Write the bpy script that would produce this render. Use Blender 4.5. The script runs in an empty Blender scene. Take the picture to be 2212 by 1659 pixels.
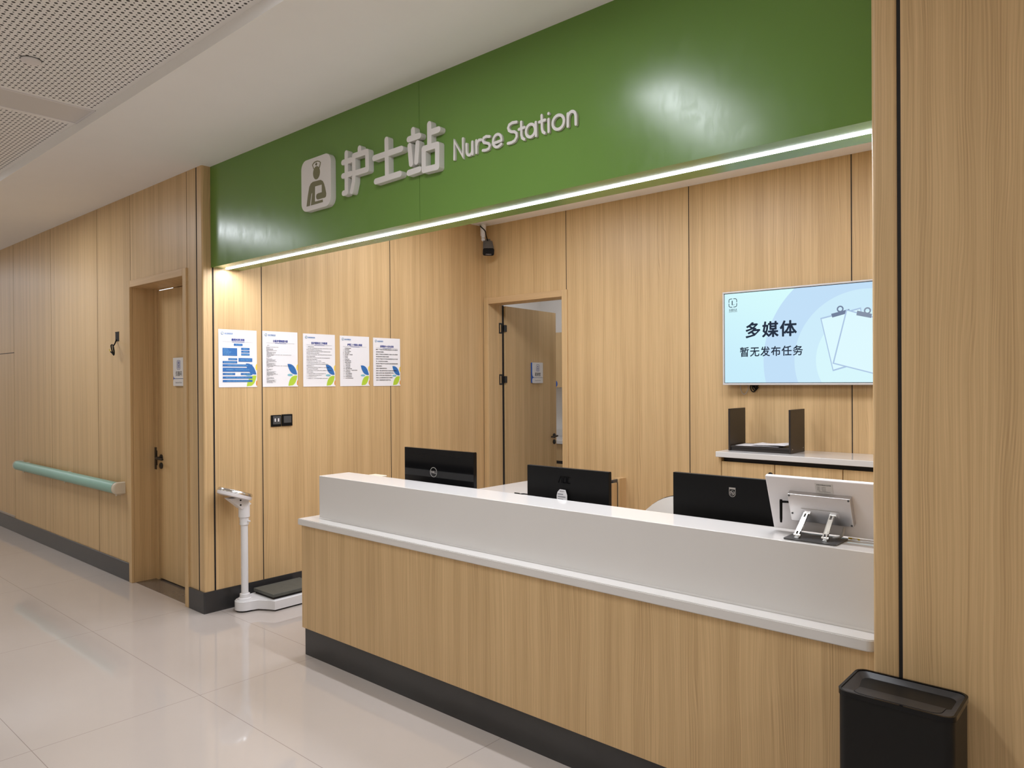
import bpy, bmesh, math, random
from mathutils import Vector, Matrix

C = bpy.context.scene.collection
random.seed(7)
# ------------------------------------------------------------------ camera
IW, IH = 2212, 1659
FPX, YAW, PITCH, ROLL, CAMZ = 1590.7, 41.478, -0.272, -0.383, 1.6
a, b, c = (math.radians(v) for v in (YAW, PITCH, ROLL))
FWD = Vector((-math.sin(a) * math.cos(b), math.cos(a) * math.cos(b), math.sin(b)))
_r = Vector((math.cos(a), math.sin(a), 0)); _u = _r.cross(FWD)
RGT = _r * math.cos(c) + _u * math.sin(c); UPV = _u * math.cos(c) - _r * math.sin(c)
CAM = Vector((0, 0, CAMZ))
cd = bpy.data.cameras.new('camera'); cam = bpy.data.objects.new('camera', cd); C.objects.link(cam)
cd.sensor_fit = 'HORIZONTAL'; cd.sensor_width = 36; cd.lens = 36 * FPX / IW; cd.clip_start = .05; cd.clip_end = 60
cam.matrix_world = Matrix((( RGT.x, UPV.x, -FWD.x, 0), (RGT.y, UPV.y, -FWD.y, 0), (RGT.z, UPV.z, -FWD.z, CAMZ), (0, 0, 0, 1)))
bpy.context.scene.camera = cam
# ------------------------------------------------------------------ world, view, light levels
S = bpy.context.scene
w = bpy.data.worlds.new('world'); S.world = w; w.use_nodes = True
w.node_tree.nodes['Background'].inputs[0].default_value = (.9, .93, 1, 1); w.node_tree.nodes['Background'].inputs[1].default_value = .05
S.view_settings.view_transform = 'Standard'; S.view_settings.look = 'None'; S.view_settings.gamma = 1
S.view_settings.use_curve_mapping = False; S.view_settings.exposure = 0.35
S.cycles.use_denoising = True; S.cycles.max_bounces = 8; S.cycles.diffuse_bounces = 5; S.cycles.sample_clamp_indirect = 6
L_CORRIDOR, L_FILL, L_STATION, L_STRIP, L_PREP = 23, 8.3, 14.5, 70, 14
WARM, COOL, NEUTRAL, FILL = (1, 1.05, 1.19), (1, 1.03, 1.12), (1, 1.04, 1.12), (1, .99, .92)

# ------------------------------------------------------------------ pixel -> world helpers (photo measured at 2212 x 1659)
def ray(u, v): return FWD + RGT * ((u - IW / 2) / FPX) + UPV * ((IH / 2 - v) / FPX)
def ony(u, v, y): d = ray(u, v); return CAM + d * (y / d.y)
def onx(u, v, x): d = ray(u, v); return CAM + d * (x / d.x)
def onz(u, v, z): d = ray(u, v); return CAM + d * ((z - CAMZ) / d.z)

# ------------------------------------------------------------------ materials
def newmat(name):
    m = bpy.data.materials.new(name); m.use_nodes = True
    return m, m.node_tree, m.node_tree.nodes['Principled BSDF']
def plain(name, col, rough=.5, metal=0, noise=0, nscale=40, ior=1.5, bump=0, coat=0):
    m, t, p = newmat(name)
    p.inputs['Base Color'].default_value = (*col, 1); p.inputs['Roughness'].default_value = rough
    p.inputs['Metallic'].default_value = metal; p.inputs['IOR'].default_value = ior
    p.inputs['Coat Weight'].default_value = coat
    n = t.nodes.new('ShaderNodeTexNoise'); n.inputs['Scale'].default_value = nscale; n.inputs['Detail'].default_value = 4
    tc = t.nodes.new('ShaderNodeTexCoord'); t.links.new(tc.outputs['Object'], n.inputs['Vector'])
    if noise:
        mx = t.nodes.new('ShaderNodeMix'); mx.data_type = 'RGBA'
        mx.inputs[6].default_value = tuple(max(0, v * (1 - noise)) for v in col) + (1,)
        mx.inputs[7].default_value = tuple(min(1, v * (1 + noise)) for v in col) + (1,)
        t.links.new(n.outputs['Fac'], mx.inputs[0]); t.links.new(mx.outputs[2], p.inputs['Base Color'])
    if bump:
        bp = t.nodes.new('ShaderNodeBump'); bp.inputs['Strength'].default_value = bump; bp.inputs['Distance'].default_value = .002
        t.links.new(n.outputs['Fac'], bp.inputs['Height']); t.links.new(bp.outputs['Normal'], p.inputs['Normal'])
    return m
def emit(name, col, s):
    m = bpy.data.materials.new(name); m.use_nodes = True; t = m.node_tree; t.nodes.clear()
    e = t.nodes.new('ShaderNodeEmission'); o = t.nodes.new('ShaderNodeOutputMaterial')
    e.inputs[0].default_value = (*col, 1); e.inputs[1].default_value = s; t.links.new(e.outputs[0], o.inputs[0])
    m.cycles.emission_sampling = 'NONE'; return m
class NT:
    """tiny helper for math node chains"""
    def __init__(s, t): s.t = t
    def m(s, op, *ins):
        n = s.t.nodes.new('ShaderNodeMath'); n.operation = op
        for i, v in enumerate(ins):
            if isinstance(v, (int, float)): n.inputs[i].default_value = v
            else: s.t.links.new(v, n.inputs[i])
        return n.outputs[0]
    def xyz(s):
        tc = s.t.nodes.new('ShaderNodeTexCoord'); sp = s.t.nodes.new('ShaderNodeSeparateXYZ')
        s.t.links.new(tc.outputs['Object'], sp.inputs[0]); return sp.outputs
    def vec(s, x, y, z):
        n = s.t.nodes.new('ShaderNodeCombineXYZ')
        for i, v in enumerate((x, y, z)):
            if isinstance(v, (int, float)): n.inputs[i].default_value = v
            else: s.t.links.new(v, n.inputs[i])
        return n.outputs[0]
    def noise(s, v, scale=1, detail=3, rough=.5):
        n = s.t.nodes.new('ShaderNodeTexNoise'); n.inputs['Scale'].default_value = scale; n.inputs['Detail'].default_value = detail
        n.inputs['Roughness'].default_value = rough; s.t.links.new(v, n.inputs['Vector']); return n.outputs['Fac']
    def mix(s, f, a, b):
        n = s.t.nodes.new('ShaderNodeMix'); n.data_type = 'RGBA'
        for i, v in ((6, a), (7, b)):
            if isinstance(v, tuple): n.inputs[i].default_value = (*v, 1)
            else: s.t.links.new(v, n.inputs[i])
        if isinstance(f, (int, float)): n.inputs[0].default_value = f
        else: s.t.links.new(f, n.inputs[0])
        return n.outputs[2]
    def smooth(s, v, lo, hi):
        n = s.t.nodes.new('ShaderNodeMapRange'); n.interpolation_type = 'SMOOTHSTEP'
        n.inputs['From Min'].default_value = lo; n.inputs['From Max'].default_value = hi
        s.t.links.new(v, n.inputs['Value']); return n.outputs['Result']
def wood(name, light, dark, horiz=False, amt=1.0):
    m, t, p = newmat(name); k = NT(t); x, y, z = k.xyz()
    if horiz: lat, lon = z, k.m('ADD', x, y)
    else: lat, lon = k.m('ADD', x, k.m('MULTIPLY', y, 1.07)), z
    warp = k.noise(k.vec(k.m('MULTIPLY', lat, 4.5), k.m('MULTIPLY', lon, .55), 3), 1, 3)
    l2 = k.m('ADD', lat, k.m('MULTIPLY', warp, .10))
    broad = k.noise(k.vec(k.m('MULTIPLY', lat, 14), k.m('MULTIPLY', lon, .25), 1), 1, 4, .6)
    mid = k.noise(k.vec(k.m('MULTIPLY', l2, 200), k.m('MULTIPLY', lon, .5), 5), 1, 3, .6)
    fine = k.noise(k.vec(k.m('MULTIPLY', lat, 260), k.m('MULTIPLY', lon, 3), 9), 1, 2)
    ring = k.m('SINE', k.m('MULTIPLY', k.m('ADD', l2, k.m('MULTIPLY', warp, .05)), 860))
    ringm = k.m('MULTIPLY', k.m('ADD', k.m('MULTIPLY', ring, .5), .5), k.smooth(broad, .42, .62))
    f = k.m('ADD', k.m('ADD', k.m('MULTIPLY', k.smooth(broad, .3, .7), .17), k.m('MULTIPLY', k.smooth(mid, .3, .72), .42)),
            k.m('ADD', k.m('MULTIPLY', k.smooth(fine, .3, .7), .18), k.m('MULTIPLY', ringm, .30)))
    f = k.m('MULTIPLY', f, amt)
    t.links.new(k.mix(f, light, dark), p.inputs['Base Color'])
    p.inputs['Roughness'].default_value = .42; p.inputs['IOR'].default_value = 1.42
    return m
M = {}
M['wood'] = wood('oak_veneer', (.70, .483, .248), (.43, .275, .124))
M['wood_h'] = wood('oak_veneer_across', (.66, .45, .24), (.46, .29, .14), True)
M['dark'] = plain('groove_black', (.012, .010, .009), .8, noise=.2)
M['base'] = plain('charcoal_skirting', (.030, .0285, .028), .28, noise=.25, nscale=6)
M['white_stone'] = plain('white_solid_surface', (.69, .665, .635), .07, noise=.015, nscale=3)
M['plaster'] = plain('white_plaster', (.885, .865, .835), .8, noise=.015, nscale=5, bump=.02)
M['green'] = plain('green_lacquer', (.138, .262, .052), .22, noise=.04, nscale=2.5, ior=1.42)
M['signwhite'] = plain('white_sign_acrylic', (.72, .69, .66), .45, noise=.01)
M['olive'] = plain('olive_print', (.17, .16, .075), .5, noise=.03)
M['paper'] = plain('white_paper', (.80, .775, .775), .6, noise=.01)
M['navy'] = plain('navy_ink', (.03, .05, .26), .6, noise=.05)
M['ink'] = plain('black_ink', (.02, .02, .022), .6, noise=.05)
M['grey_ink'] = plain('grey_ink', (.25, .25, .27), .6, noise=.05)
M['blue'] = plain('blue_print', (.025, .14, .40), .5, noise=.05)
M['lightblue'] = plain('light_blue_print', (.16, .42, .66), .5, noise=.05)
M['lime'] = plain('lime_print', (.42, .58, .04), .5, noise=.05)
M['teal'] = plain('teal_print', (.20, .45, .52), .5, noise=.05)
M['yellow'] = plain('yellow_print', (.85, .60, .06), .5, noise=.05)
M['orange'] = plain('orange_print', (.72, .26, .03), .5, noise=.05)
M['black_gloss'] = plain('black_gloss_plastic', (.004, .004, .0045), .06, noise=.1, ior=1.33)
M['black_matt'] = plain('black_matt_plastic', (.0045, .0043, .0043), .42, noise=.15, ior=1.25)
M['bin_black'] = plain('bin_black_plastic', (.009, .0085, .008), .42, noise=.12, ior=1.3)
M['black_metal'] = plain('black_coated_metal', (.010, .009, .009), .35, noise=.1)
M['brown_black'] = plain('dark_brown_board', (.018, .013, .011), .4, noise=.15)
M['chrome'] = plain('chrome', (.72, .71, .69), .2, 1, noise=.02)
M['alu'] = plain('silver_aluminium', (.60, .58, .57), .3, 1, noise=.03)
M['white_plastic'] = plain('white_plastic', (.74, .71, .71), .3, noise=.01)
M['light_metal'] = plain('white_painted_metal', (.74, .73, .73), .32, noise=.01)
M['grey_plastic'] = plain('grey_plastic', (.12, .112, .106), .4, noise=.05)
M['cream'] = plain('cream_plastic', (.68, .60, .47), .3, noise=.02)
M['mint'] = plain('mint_vinyl', (.24, .43, .35), .38, noise=.04, nscale=30)
M['rubber'] = plain('grey_green_rubber', (.085, .088, .075), .6, noise=.25, nscale=25, bump=.2)
M['slate'] = plain('slate_plate', (.06, .06, .06), .35, noise=.1)
M['blueplate'] = plain('blue_acrylic', (.02, .10, .42), .3, noise=.03)
M['yellow_wire'] = plain('yellow_wire', (.55, .40, .03), .5, noise=.05)
M['grey_cable'] = plain('grey_cable', (.42, .40, .38), .5, noise=.05)
M['leather'] = plain('white_shell_plastic', (.70, .67, .63), .38, noise=.02)
M['sill'] = plain('brown_stone_sill', (.14, .115, .095), .12, noise=.15, nscale=60)
M['floor_prep'] = plain('prep_floor', (.4, .37, .34), .3, noise=.05)
M['diff_off'] = plain('unlit_diffuser', (.66, .63, .60), .5, noise=.01)
M['lamp_corr'] = emit('corridor_lamp_glow', NEUTRAL, 1.2)
M['lamp_fill'] = emit('fill_lamp_glow', FILL, 1.2)
M['lamp_station'] = emit('station_lamp_glow', WARM, 1.2)
M['lamp_prep'] = emit('prep_lamp_glow', NEUTRAL, 1.2)
M['strip'] = emit('led_strip_glow', COOL, 9)
M['strip'].cycles.emission_sampling = 'AUTO'
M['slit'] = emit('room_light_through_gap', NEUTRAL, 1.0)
M['scr_ink'] = emit('screen_text', (.022, .032, .055), .80)
M['scr_paper'] = emit('screen_paper', (.72, .93, .98), .80)
M['scr_line'] = emit('screen_paper_edge', (.42, .56, .76), .80)
M['scr_clip'] = emit('screen_clip', (.17, .22, .33), .80)
M['scr_clip2'] = emit('screen_clip_grey', (.24, .29, .38), .80)
def floor_mat():
    m, t, p = newmat('polished_tile'); k = NT(t); x, y, z = k.xyz()
    def joint(v, o, s, wdt):
        f = k.m('FRACT', k.m('ADD', k.m('DIVIDE', k.m('SUBTRACT', v, o), s), 100.5))
        return k.m('LESS_THAN', k.m('ABSOLUTE', k.m('SUBTRACT', f, .5)), wdt / s / 2)
    j = k.m('MAXIMUM', joint(x, -3.697, 1.4745, .0028), joint(y, 1.753, .7485, .0028))
    n = k.noise(k.vec(k.m('MULTIPLY', x, 1.6), k.m('MULTIPLY', y, 1.6), 0), 1, 5)
    col = k.mix(n, (.485, .43, .385), (.535, .475, .43))
    t.links.new(k.mix(j, col, (.30, .26, .23)), p.inputs['Base Color'])
    p.inputs['Roughness'].default_value = .045; p.inputs['IOR'].default_value = 1.52
    wv = k.noise(k.vec(k.m('MULTIPLY', x, 5), k.m('MULTIPLY', y, 5), 2), 1, 2)
    bp = t.nodes.new('ShaderNodeBump'); bp.inputs['Strength'].default_value = .12; bp.inputs['Distance'].default_value = .004
    t.links.new(wv, bp.inputs['Height']); t.links.new(bp.outputs['Normal'], p.inputs['Normal'])
    return m
M['floor'] = floor_mat()
_t = M['green'].node_tree; _k = NT(_t); _x, _y, _z = _k.xyz()      # wiped, streaky lacquer
_sm = _k.noise(_k.vec(_k.m('MULTIPLY', _x, 9), 0, _k.m('MULTIPLY', _z, 4)), 1, 6, .65)
_sm2 = _k.noise(_k.vec(_k.m('ADD', _k.m('MULTIPLY', _x, 16), _k.m('MULTIPLY', _sm, 5)), 3, _k.m('MULTIPLY', _z, 7)), 1, 5, .6)
_t.links.new(_k.m('ADD', .205, _k.m('MULTIPLY', _k.smooth(_sm2, .35, .75), .06)), _t.nodes['Principled BSDF'].inputs['Roughness'])
def perf_mat():
    m, t, p = newmat('perforated_board'); k = NT(t); x, y, z = k.xyz(); P = .02365
    u = k.m('DIVIDE', k.m('ADD', x, 2.82), P); v = k.m('DIVIDE', k.m('SUBTRACT', y, 1.5535), P)
    iu, iv = k.m('ROUND', u), k.m('ROUND', v)
    du, dv = k.m('SUBTRACT', u, iu), k.m('SUBTRACT', v, iv)
    d = k.m('SQRT', k.m('ADD', k.m('MULTIPLY', du, du), k.m('MULTIPLY', dv, dv)))
    par = k.m('FLOORED_MODULO', k.m('ADD', iu, iv), 2)
    rad = k.m('SUBTRACT', .30, k.m('MULTIPLY', k.m('GREATER_THAN', par, .5), .13))
    hole = k.m('MULTIPLY', k.m('LESS_THAN', d, rad), k.m('LESS_THAN', y, 1.565))
    inpan = k.m('MULTIPLY', k.m('GREATER_THAN', x, -4.905), k.m('LESS_THAN', x, -4.535))
    hole = k.m('MULTIPLY', hole, k.m('SUBTRACT', 1, inpan))
    t.links.new(k.mix(hole, (.86, .835, .80), (.035, .032, .025)), p.inputs['Base Color']); p.inputs['Roughness'].default_value = .8
    return m
M['perf'] = perf_mat()
def screen_mat():
    m = bpy.data.materials.new('screen_picture'); m.use_nodes = True; t = m.node_tree; t.nodes.clear(); k = NT(t); x, y, z = k.xyz()
    # picture rings centred off the right of the panel (object origin = panel's lower left corner)
    r = k.m('SQRT', k.m('ADD', k.m('POWER', k.m('SUBTRACT', x, .975), 2), k.m('POWER', k.m('SUBTRACT', z, .150), 2)))
    g = k.smooth(k.m('ADD', z, k.m('MULTIPLY', x, .4)), 0, 1)
    col = k.mix(g, (.60, .87, 1.0), (.70, 1.0, 1.0))
    for rad, cc in ((.682, (.555, .76, .96)), (.462, (.63, .86, .985)), (.316, (.70, .95, 1.0))):
        col = k.mix(k.m('LESS_THAN', r, rad), col, cc)
    e = t.nodes.new('ShaderNodeEmission'); o = t.nodes.new('ShaderNodeOutputMaterial'); e.inputs[1].default_value = .77
    t.links.new(col, e.inputs[0]); t.links.new(e.outputs[0], o.inputs[0]); return m
M['screen'] = screen_mat()

# ------------------------------------------------------------------ mesh builder
class MB:
    def __init__(s): s.v = []; s.f = []; s.mi = []
    def add(s, vs, fs, mi=0):
        o = len(s.v); s.v += [tuple(p) for p in vs]; s.f += [tuple(i + o for i in f) for f in fs]; s.mi += [mi] * len(fs); return s
    def box(s, x0, x1, y0, y1, z0, z1, mi=0):
        x0, x1 = sorted((x0, x1)); y0, y1 = sorted((y0, y1)); z0, z1 = sorted((z0, z1))
        return s.add([(x0, y0, z0), (x1, y0, z0), (x1, y1, z0), (x0, y1, z0), (x0, y0, z1), (x1, y0, z1), (x1, y1, z1), (x0, y1, z1)],
                     [(0, 3, 2, 1), (4, 5, 6, 7), (0, 1, 5, 4), (1, 2, 6, 5), (2, 3, 7, 6), (3, 0, 4, 7)], mi)
    def bm(s, bm, mi=0):
        bm.verts.index_update(); s.add([v.co[:] for v in bm.verts], [[v.index for v in f.verts] for f in bm.faces], mi); bm.free(); return s
    def rbox(s, x0, x1, y0, y1, z0, z1, r=.003, seg=2, mi=0, axis=None):
        bm = bmesh.new(); bmesh.ops.create_cube(bm, size=1)
        for v in bm.verts: v.co = Vector(((x0 + x1) / 2 + v.co.x * (x1 - x0), (y0 + y1) / 2 + v.co.y * (y1 - y0), (z0 + z1) / 2 + v.co.z * (z1 - z0)))
        ed = bm.edges[:]
        if axis is not None: ed = [e for e in ed if abs((e.verts[0].co - e.verts[1].co).normalized()[axis]) > .9]
        bmesh.ops.bevel(bm, geom=ed, offset=r, segments=seg, profile=.5, affect='EDGES', clamp_overlap=True)
        return s.bm(bm, mi)
    def poly(s, P, N, d, mi=0):
        """planar outline P (list of Vectors) as a solid of thickness d along N behind the front face"""
        N = Vector(N); P = [Vector(p) for p in P]; n = len(P)
        nn = sum(((P[i] - P[0]).cross(P[i + 1] - P[0]) for i in range(1, n - 1)), Vector())
        if nn.dot(N) < 0: P = P[::-1]
        Q = [p - N * d for p in P]
        fs = [tuple(range(n)), tuple(range(2 * n - 1, n - 1, -1))] + [(i, i + n, (i + 1) % n + n, (i + 1) % n) for i in range(n)]
        return s.add(P + Q, fs, mi)
    def tube(s, pts, r, n=10, mi=0, cap=True):
        pts = [Vector(p) for p in pts]; rs = r if isinstance(r, (list, tuple)) else [r] * len(pts)
        t0 = (pts[1] - pts[0]).normalized(); up = Vector((0, 0, 1)) if abs(t0.z) < .9 else Vector((1, 0, 0))
        nrm = t0.cross(up).normalized(); rings = []
        for i, p in enumerate(pts):
            t = (pts[min(i + 1, len(pts) - 1)] - pts[max(i - 1, 0)]).normalized()
            nrm = (nrm - t * nrm.dot(t)).normalized(); bn = t.cross(nrm)
            rings.append([p + (nrm * math.cos(2 * math.pi * j / n) + bn * math.sin(2 * math.pi * j / n)) * rs[i] for j in range(n)])
        vs = [q for rg in rings for q in rg]; fs = []
        for i in range(len(pts) - 1):
            for j in range(n): fs.append((i * n + j, i * n + (j + 1) % n, (i + 1) * n + (j + 1) % n, (i + 1) * n + j))
        if cap: fs += [tuple(range(n))[::-1], tuple((len(pts) - 1) * n + j for j in range(n))]
        return s.add(vs, fs, mi)
    def lathe(s, prof, ctr, ax=(0, 0, 1), n=24, mi=0, sx=1, sy=1):
        """prof: (radius, height) pairs along axis ax"""
        ax = Vector(ax).normalized(); e1 = ax.orthogonal().normalized() if abs(ax.z) < .99 else Vector((1, 0, 0)); e2 = ax.cross(e1); ctr = Vector(ctr)
        vs = [ctr + ax * h + (e1 * math.cos(2 * math.pi * j / n) * sx + e2 * math.sin(2 * math.pi * j / n) * sy) * r for r, h in prof for j in range(n)]
        fs = [(i * n + j, i * n + (j + 1) % n, (i + 1) * n + (j + 1) % n, (i + 1) * n + j) for i in range(len(prof) - 1) for j in range(n)]
        if prof[0][0] > 1e-5: fs.append(tuple(range(n))[::-1])
        if prof[-1][0] > 1e-5: fs.append(tuple((len(prof) - 1) * n + j for j in range(n)))
        return s.add(vs, fs, mi)
    def xf(s, mat): s.v = [tuple(mat @ Vector(p)) for p in s.v]; return s
    def build(s, name, mats, parent=None, smooth=True, ang=35):
        off = Vector()
        q = parent
        while q: off += q.location; q = q.parent
        return s.link(name, mats, parent, off, smooth, ang)
    def link(s, name, mats, parent, off, smooth, ang):
        me = bpy.data.meshes.new(name); me.from_pydata([tuple(Vector(p) - off) for p in s.v], [], s.f)
        for m in (mats if isinstance(mats, (list, tuple)) else [mats]): me.materials.append(M[m] if isinstance(m, str) else m)
        me.polygons.foreach_set('material_index', s.mi); me.update()
        if smooth:
            me.polygons.foreach_set('use_smooth', [True] * len(me.polygons)); ca = math.cos(math.radians(max(ang, 46)))
            pn = [Vector(q.normal) for q in me.polygons]; pa = [q.area for q in me.polygons]; at = [[] for _ in me.vertices]
            for q in me.polygons:
                for vi in q.vertices: at[vi].append(q.index)
            cn = []
            for q in me.polygons:        # area weighted corner normals keep large flats flat beside their small bevels
                for vi in q.vertices:
                    n_ = sum((pn[j] * pa[j] for j in at[vi] if pn[j].dot(pn[q.index]) > ca), Vector())
                    cn.append(n_.normalized() if n_.length > 1e-12 else pn[q.index])
            me.normals_split_custom_set(cn)
        o = bpy.data.objects.new(name, me); C.objects.link(o)
        if parent: o.parent = parent
        return o
    def rooted(s, name, mats, loc, smooth=True, ang=35):
        """a thing that is one mesh, its origin at loc"""
        o = s.link(name, mats, None, Vector(loc), smooth, ang); o.location = loc; return o
def tag(o, label=None, cat=None, group=None, kind=None):
    for k, v in (('label', label), ('category', cat), ('group', group), ('kind', kind)):
        if v: o[k] = v
    return o
def empty(name, loc, label, cat, group=None):
    o = bpy.data.objects.new(name, None); o.empty_display_size = .1; C.objects.link(o); o.location = loc
    return tag(o, label, cat, group)
def struct(o, label=None): o['kind'] = 'structure'; return tag(o, label)

# strokes (rounded flat bars) and lettering ------------------------------------------------
def strip(pts, wd, cap=6):
    """2D outline of a polyline with round ends; pts are 2D tuples"""
    P = [Vector(p) for p in pts]; n = len(P); h = wd / 2; L = []; R = []
    for i in range(n):
        d0 = (P[i] - P[i - 1]).normalized() if i else (P[1] - P[0]).normalized()
        d1 = (P[i + 1] - P[i]).normalized() if i < n - 1 else d0
        t = (d0 + d1).normalized(); nn = Vector((-t.y, t.x)); k = h / max(.45, nn.dot(Vector((-d0.y, d0.x))))
        L.append(P[i] + nn * k); R.append(P[i] - nn * k)
    def arc(ctr, d):
        a0 = math.atan2(d.y, d.x); return [ctr + Vector((math.cos(a0 + math.pi * (.5 - j / cap)), math.sin(a0 + math.pi * (.5 - j / cap)))) * h for j in range(1, cap)]
    return L + arc(P[-1], (P[-1] - P[-2])) + R[::-1] + arc(P[0], (P[0] - P[1]))
class Frame:
    """a plane in the room: origin O, right U, up V, outward N"""
    def __init__(s, O, U, V, N): s.O, s.U, s.V, s.N = Vector(O), Vector(U), Vector(V), Vector(N)
    def __call__(s, x, y, h=0): return s.O + s.U * x + s.V * y + s.N * h
    def outline(s, mb, pts, h, d, mi=0): return mb.poly([s(p[0], p[1], h) for p in pts], s.N, d, mi)
    def rect(s, mb, x0, x1, y0, y1, h, d, mi=0): return s.outline(mb, [(x0, y0), (x1, y0), (x1, y1), (x0, y1)], h, d, mi)
    def stroke(s, mb, pts, wd, h, d, mi=0): return s.outline(mb, strip(pts, wd), h, d, mi)
def rrect(x0, x1, y0, y1, r, n=5):
    rs = r if isinstance(r, (list, tuple)) else [r] * 4   # bl, br, tr, tl
    out = []
    for (cx, cy, a0), q in zip(((x0 + rs[0], y0 + rs[0], 180), (x1 - rs[1], y0 + rs[1], 270), (x1 - rs[2], y1 - rs[2], 0), (x0 + rs[3], y1 - rs[3], 90)), rs):
        out += [(cx + q * math.cos(math.radians(a0 + 90 * i / n)), cy + q * math.sin(math.radians(a0 + 90 * i / n))) for i in range(n + 1)]
    return out
def ellipse(cx, cy, rx, ry, n=28, a0=0, a1=360): return [(cx + rx * math.cos(math.radians(a0 + (a1 - a0) * i / n)), cy + ry * math.sin(math.radians(a0 + (a1 - a0) * i / n))) for i in range(n + (a1 - a0 != 360))]
def lens(p, q, bulge, n=10):
    p, q = Vector(p), Vector(q); d = q - p; nn = Vector((-d.y, d.x)).normalized()
    top = [p + d * (i / n) + nn * bulge * 4 * (i / n) * (1 - i / n) for i in range(n + 1)]
    return top + [p + d * (i / n) - nn * bulge * 4 * (i / n) * (1 - i / n) for i in range(n - 1, 0, -1)]
def text_geo(txt, bold=0, spacing=1, align='LEFT', line=1.0):
    cu = bpy.data.curves.new('glyphs', 'FONT'); cu.body = txt; cu.size = 1; cu.offset = bold; cu.resolution_u = 2
    cu.space_character = spacing; cu.align_x = align; cu.space_line = line
    ob = bpy.data.objects.new('glyphs', cu); C.objects.link(ob); dg = bpy.context.evaluated_depsgraph_get()
    me = bpy.data.meshes.new_from_object(ob.evaluated_get(dg)); vs = [v.co[:2] for v in me.vertices]; fs = [tuple(p.vertices) for p in me.polygons]
    bpy.data.objects.remove(ob); bpy.data.curves.remove(cu); bpy.data.meshes.remove(me); return vs, fs
def put_text(mb, fr, txt, x0, x1, y0, y1, h, mi=0, bold=0, spacing=1, fit='both', align='LEFT', line=1.0, shift=0):
    if bold and any(ord(ch) > 0x2e80 for ch in txt): shift, bold = bold * .9, 0
    vs, fs = text_geo(txt, bold, spacing, align, line)
    if not vs: return mb
    ax0, ax1 = min(v[0] for v in vs), max(v[0] for v in vs); ay0, ay1 = min(v[1] for v in vs), max(v[1] for v in vs)
    sy = (y1 - y0) / (ay1 - ay0); sx = (x1 - x0) / (ax1 - ax0)
    if fit == 'height': sx = sy
    if fit == 'width': sy = sx; y0 = (y0 + y1) / 2 - sy * (ay1 - ay0) / 2
    for k, (dx, dy) in enumerate(((0, 0),) if not shift else [(shift * math.cos(t * math.pi / 4), shift * math.sin(t * math.pi / 4)) for t in range(8)]):
        mb.add([fr(x0 + (v[0] - ax0 + dx) * sx, y0 + (v[1] - ay0 + dy) * sy, h + k * .00002) for v in vs], fs, mi)
    return mb

# ------------------------------------------------------------------ the setting
YL, XR, YB, YF, YF2, ZC, ZF = 2.397, -4.965, 5.207, 2.459, 2.682, 3.10, 2.40
XC = -.652; YCOL = 2.36; GAP = .0075
XW, XE = -13.0, 3.2           # corridor ends
fl = MB().box(XW - .2, XE + .2, -3.4, 8.2, -.08, 0).build('floor', 'floor', smooth=False); struct(fl)

def panelled(name, rects, backing, axis, face, thick=.0015):
    """veneer panels (lateral0, lateral1, z0, z1) standing in front of a dark backing; the gaps between them are the black grooves"""
    mb = MB()
    for l0, l1, z0, z1 in rects:
        if axis == 'y': mb.box(l0, l1, face, face + thick, z0, z1, 0)
        else: mb.box(face - thick, face, l0, l1, z0, z1, 0)
    for bx in backing: mb.box(*bx, mi=1)
    return struct(mb.build(name, ['wood', 'dark'], smooth=False))
h = GAP / 2; ZB = .148
sa, sb, sc_ = -9.283, -8.084, -6.888
panelled('wall_left', [(XW, sa - h, ZB, 1.936 - h), (XW, sa - h, 1.936 + h, ZC), (sa + h, sb - h, ZB, ZC), (sb + h, sc_ - h, ZB, ZC), (sc_ + h, -6.2, ZB, ZC - .7),
    (sc_ + h, -6.182 - h, ZC - .7, ZC), (-6.182 + h, -5.194 - h, 2.385, ZC), (-5.194 + h, -5.051 - h, ZB, ZC)],
    [(XW, -6.192, YL + .0015, YL + .26, 0, ZC), (-6.192, -5.23, YL + .0015, YL + .26, 2.379, ZC), (-5.23, XR - .03, YL + .0015, YL + .26, 0, ZC)], 'y', YL)
# corner post between the corridor wall and the recess, with a softened arris, plus the recess side wall
mb = MB().rbox(-5.051 + h, XR, YL, 2.4747 - h, ZB, ZC, .012, 5, 0, 2)
for y0, y1 in ((2.4747, 2.8413), (2.8413, 4.0453), (4.0453, YB + .04)): mb.box(XR - .0015, XR, y0 + h, y1 - h if y1 < 5 else y1, ZB, ZC)
mb.box(XR - .2, XR - .0015, 2.4747 - h - .0005, YB + .24, 0, ZC, 1).box(XR - .06, XR - .0015, YL + .02, 2.4747 - h - .0006, 0, ZB, 1)
struct(mb.build('wall_inner', ['wood', 'dark'], ang=60))
DX0, DX1, DZ = -4.896, -4.0, 2.342          # opening of the preparation room door
panelled('wall_back', [(XR, -3.954 - h, 2.37, ZC), (-3.954 + h, -2.759 - h, ZB, ZC), (-2.759 + h, -1.561 - h, ZB, ZC), (-1.561 + h, .2, ZB, ZC)],
    [(XR - .2, DX0 - .02, YB + .0015, YB + .2, 0, ZC), (DX0 - .02, DX1 + .02, YB + .0015, YB + .2, DZ + .02, ZC), (DX1 + .02, .4, YB + .0015, YB + .2, 0, ZC)], 'y', YB)
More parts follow.
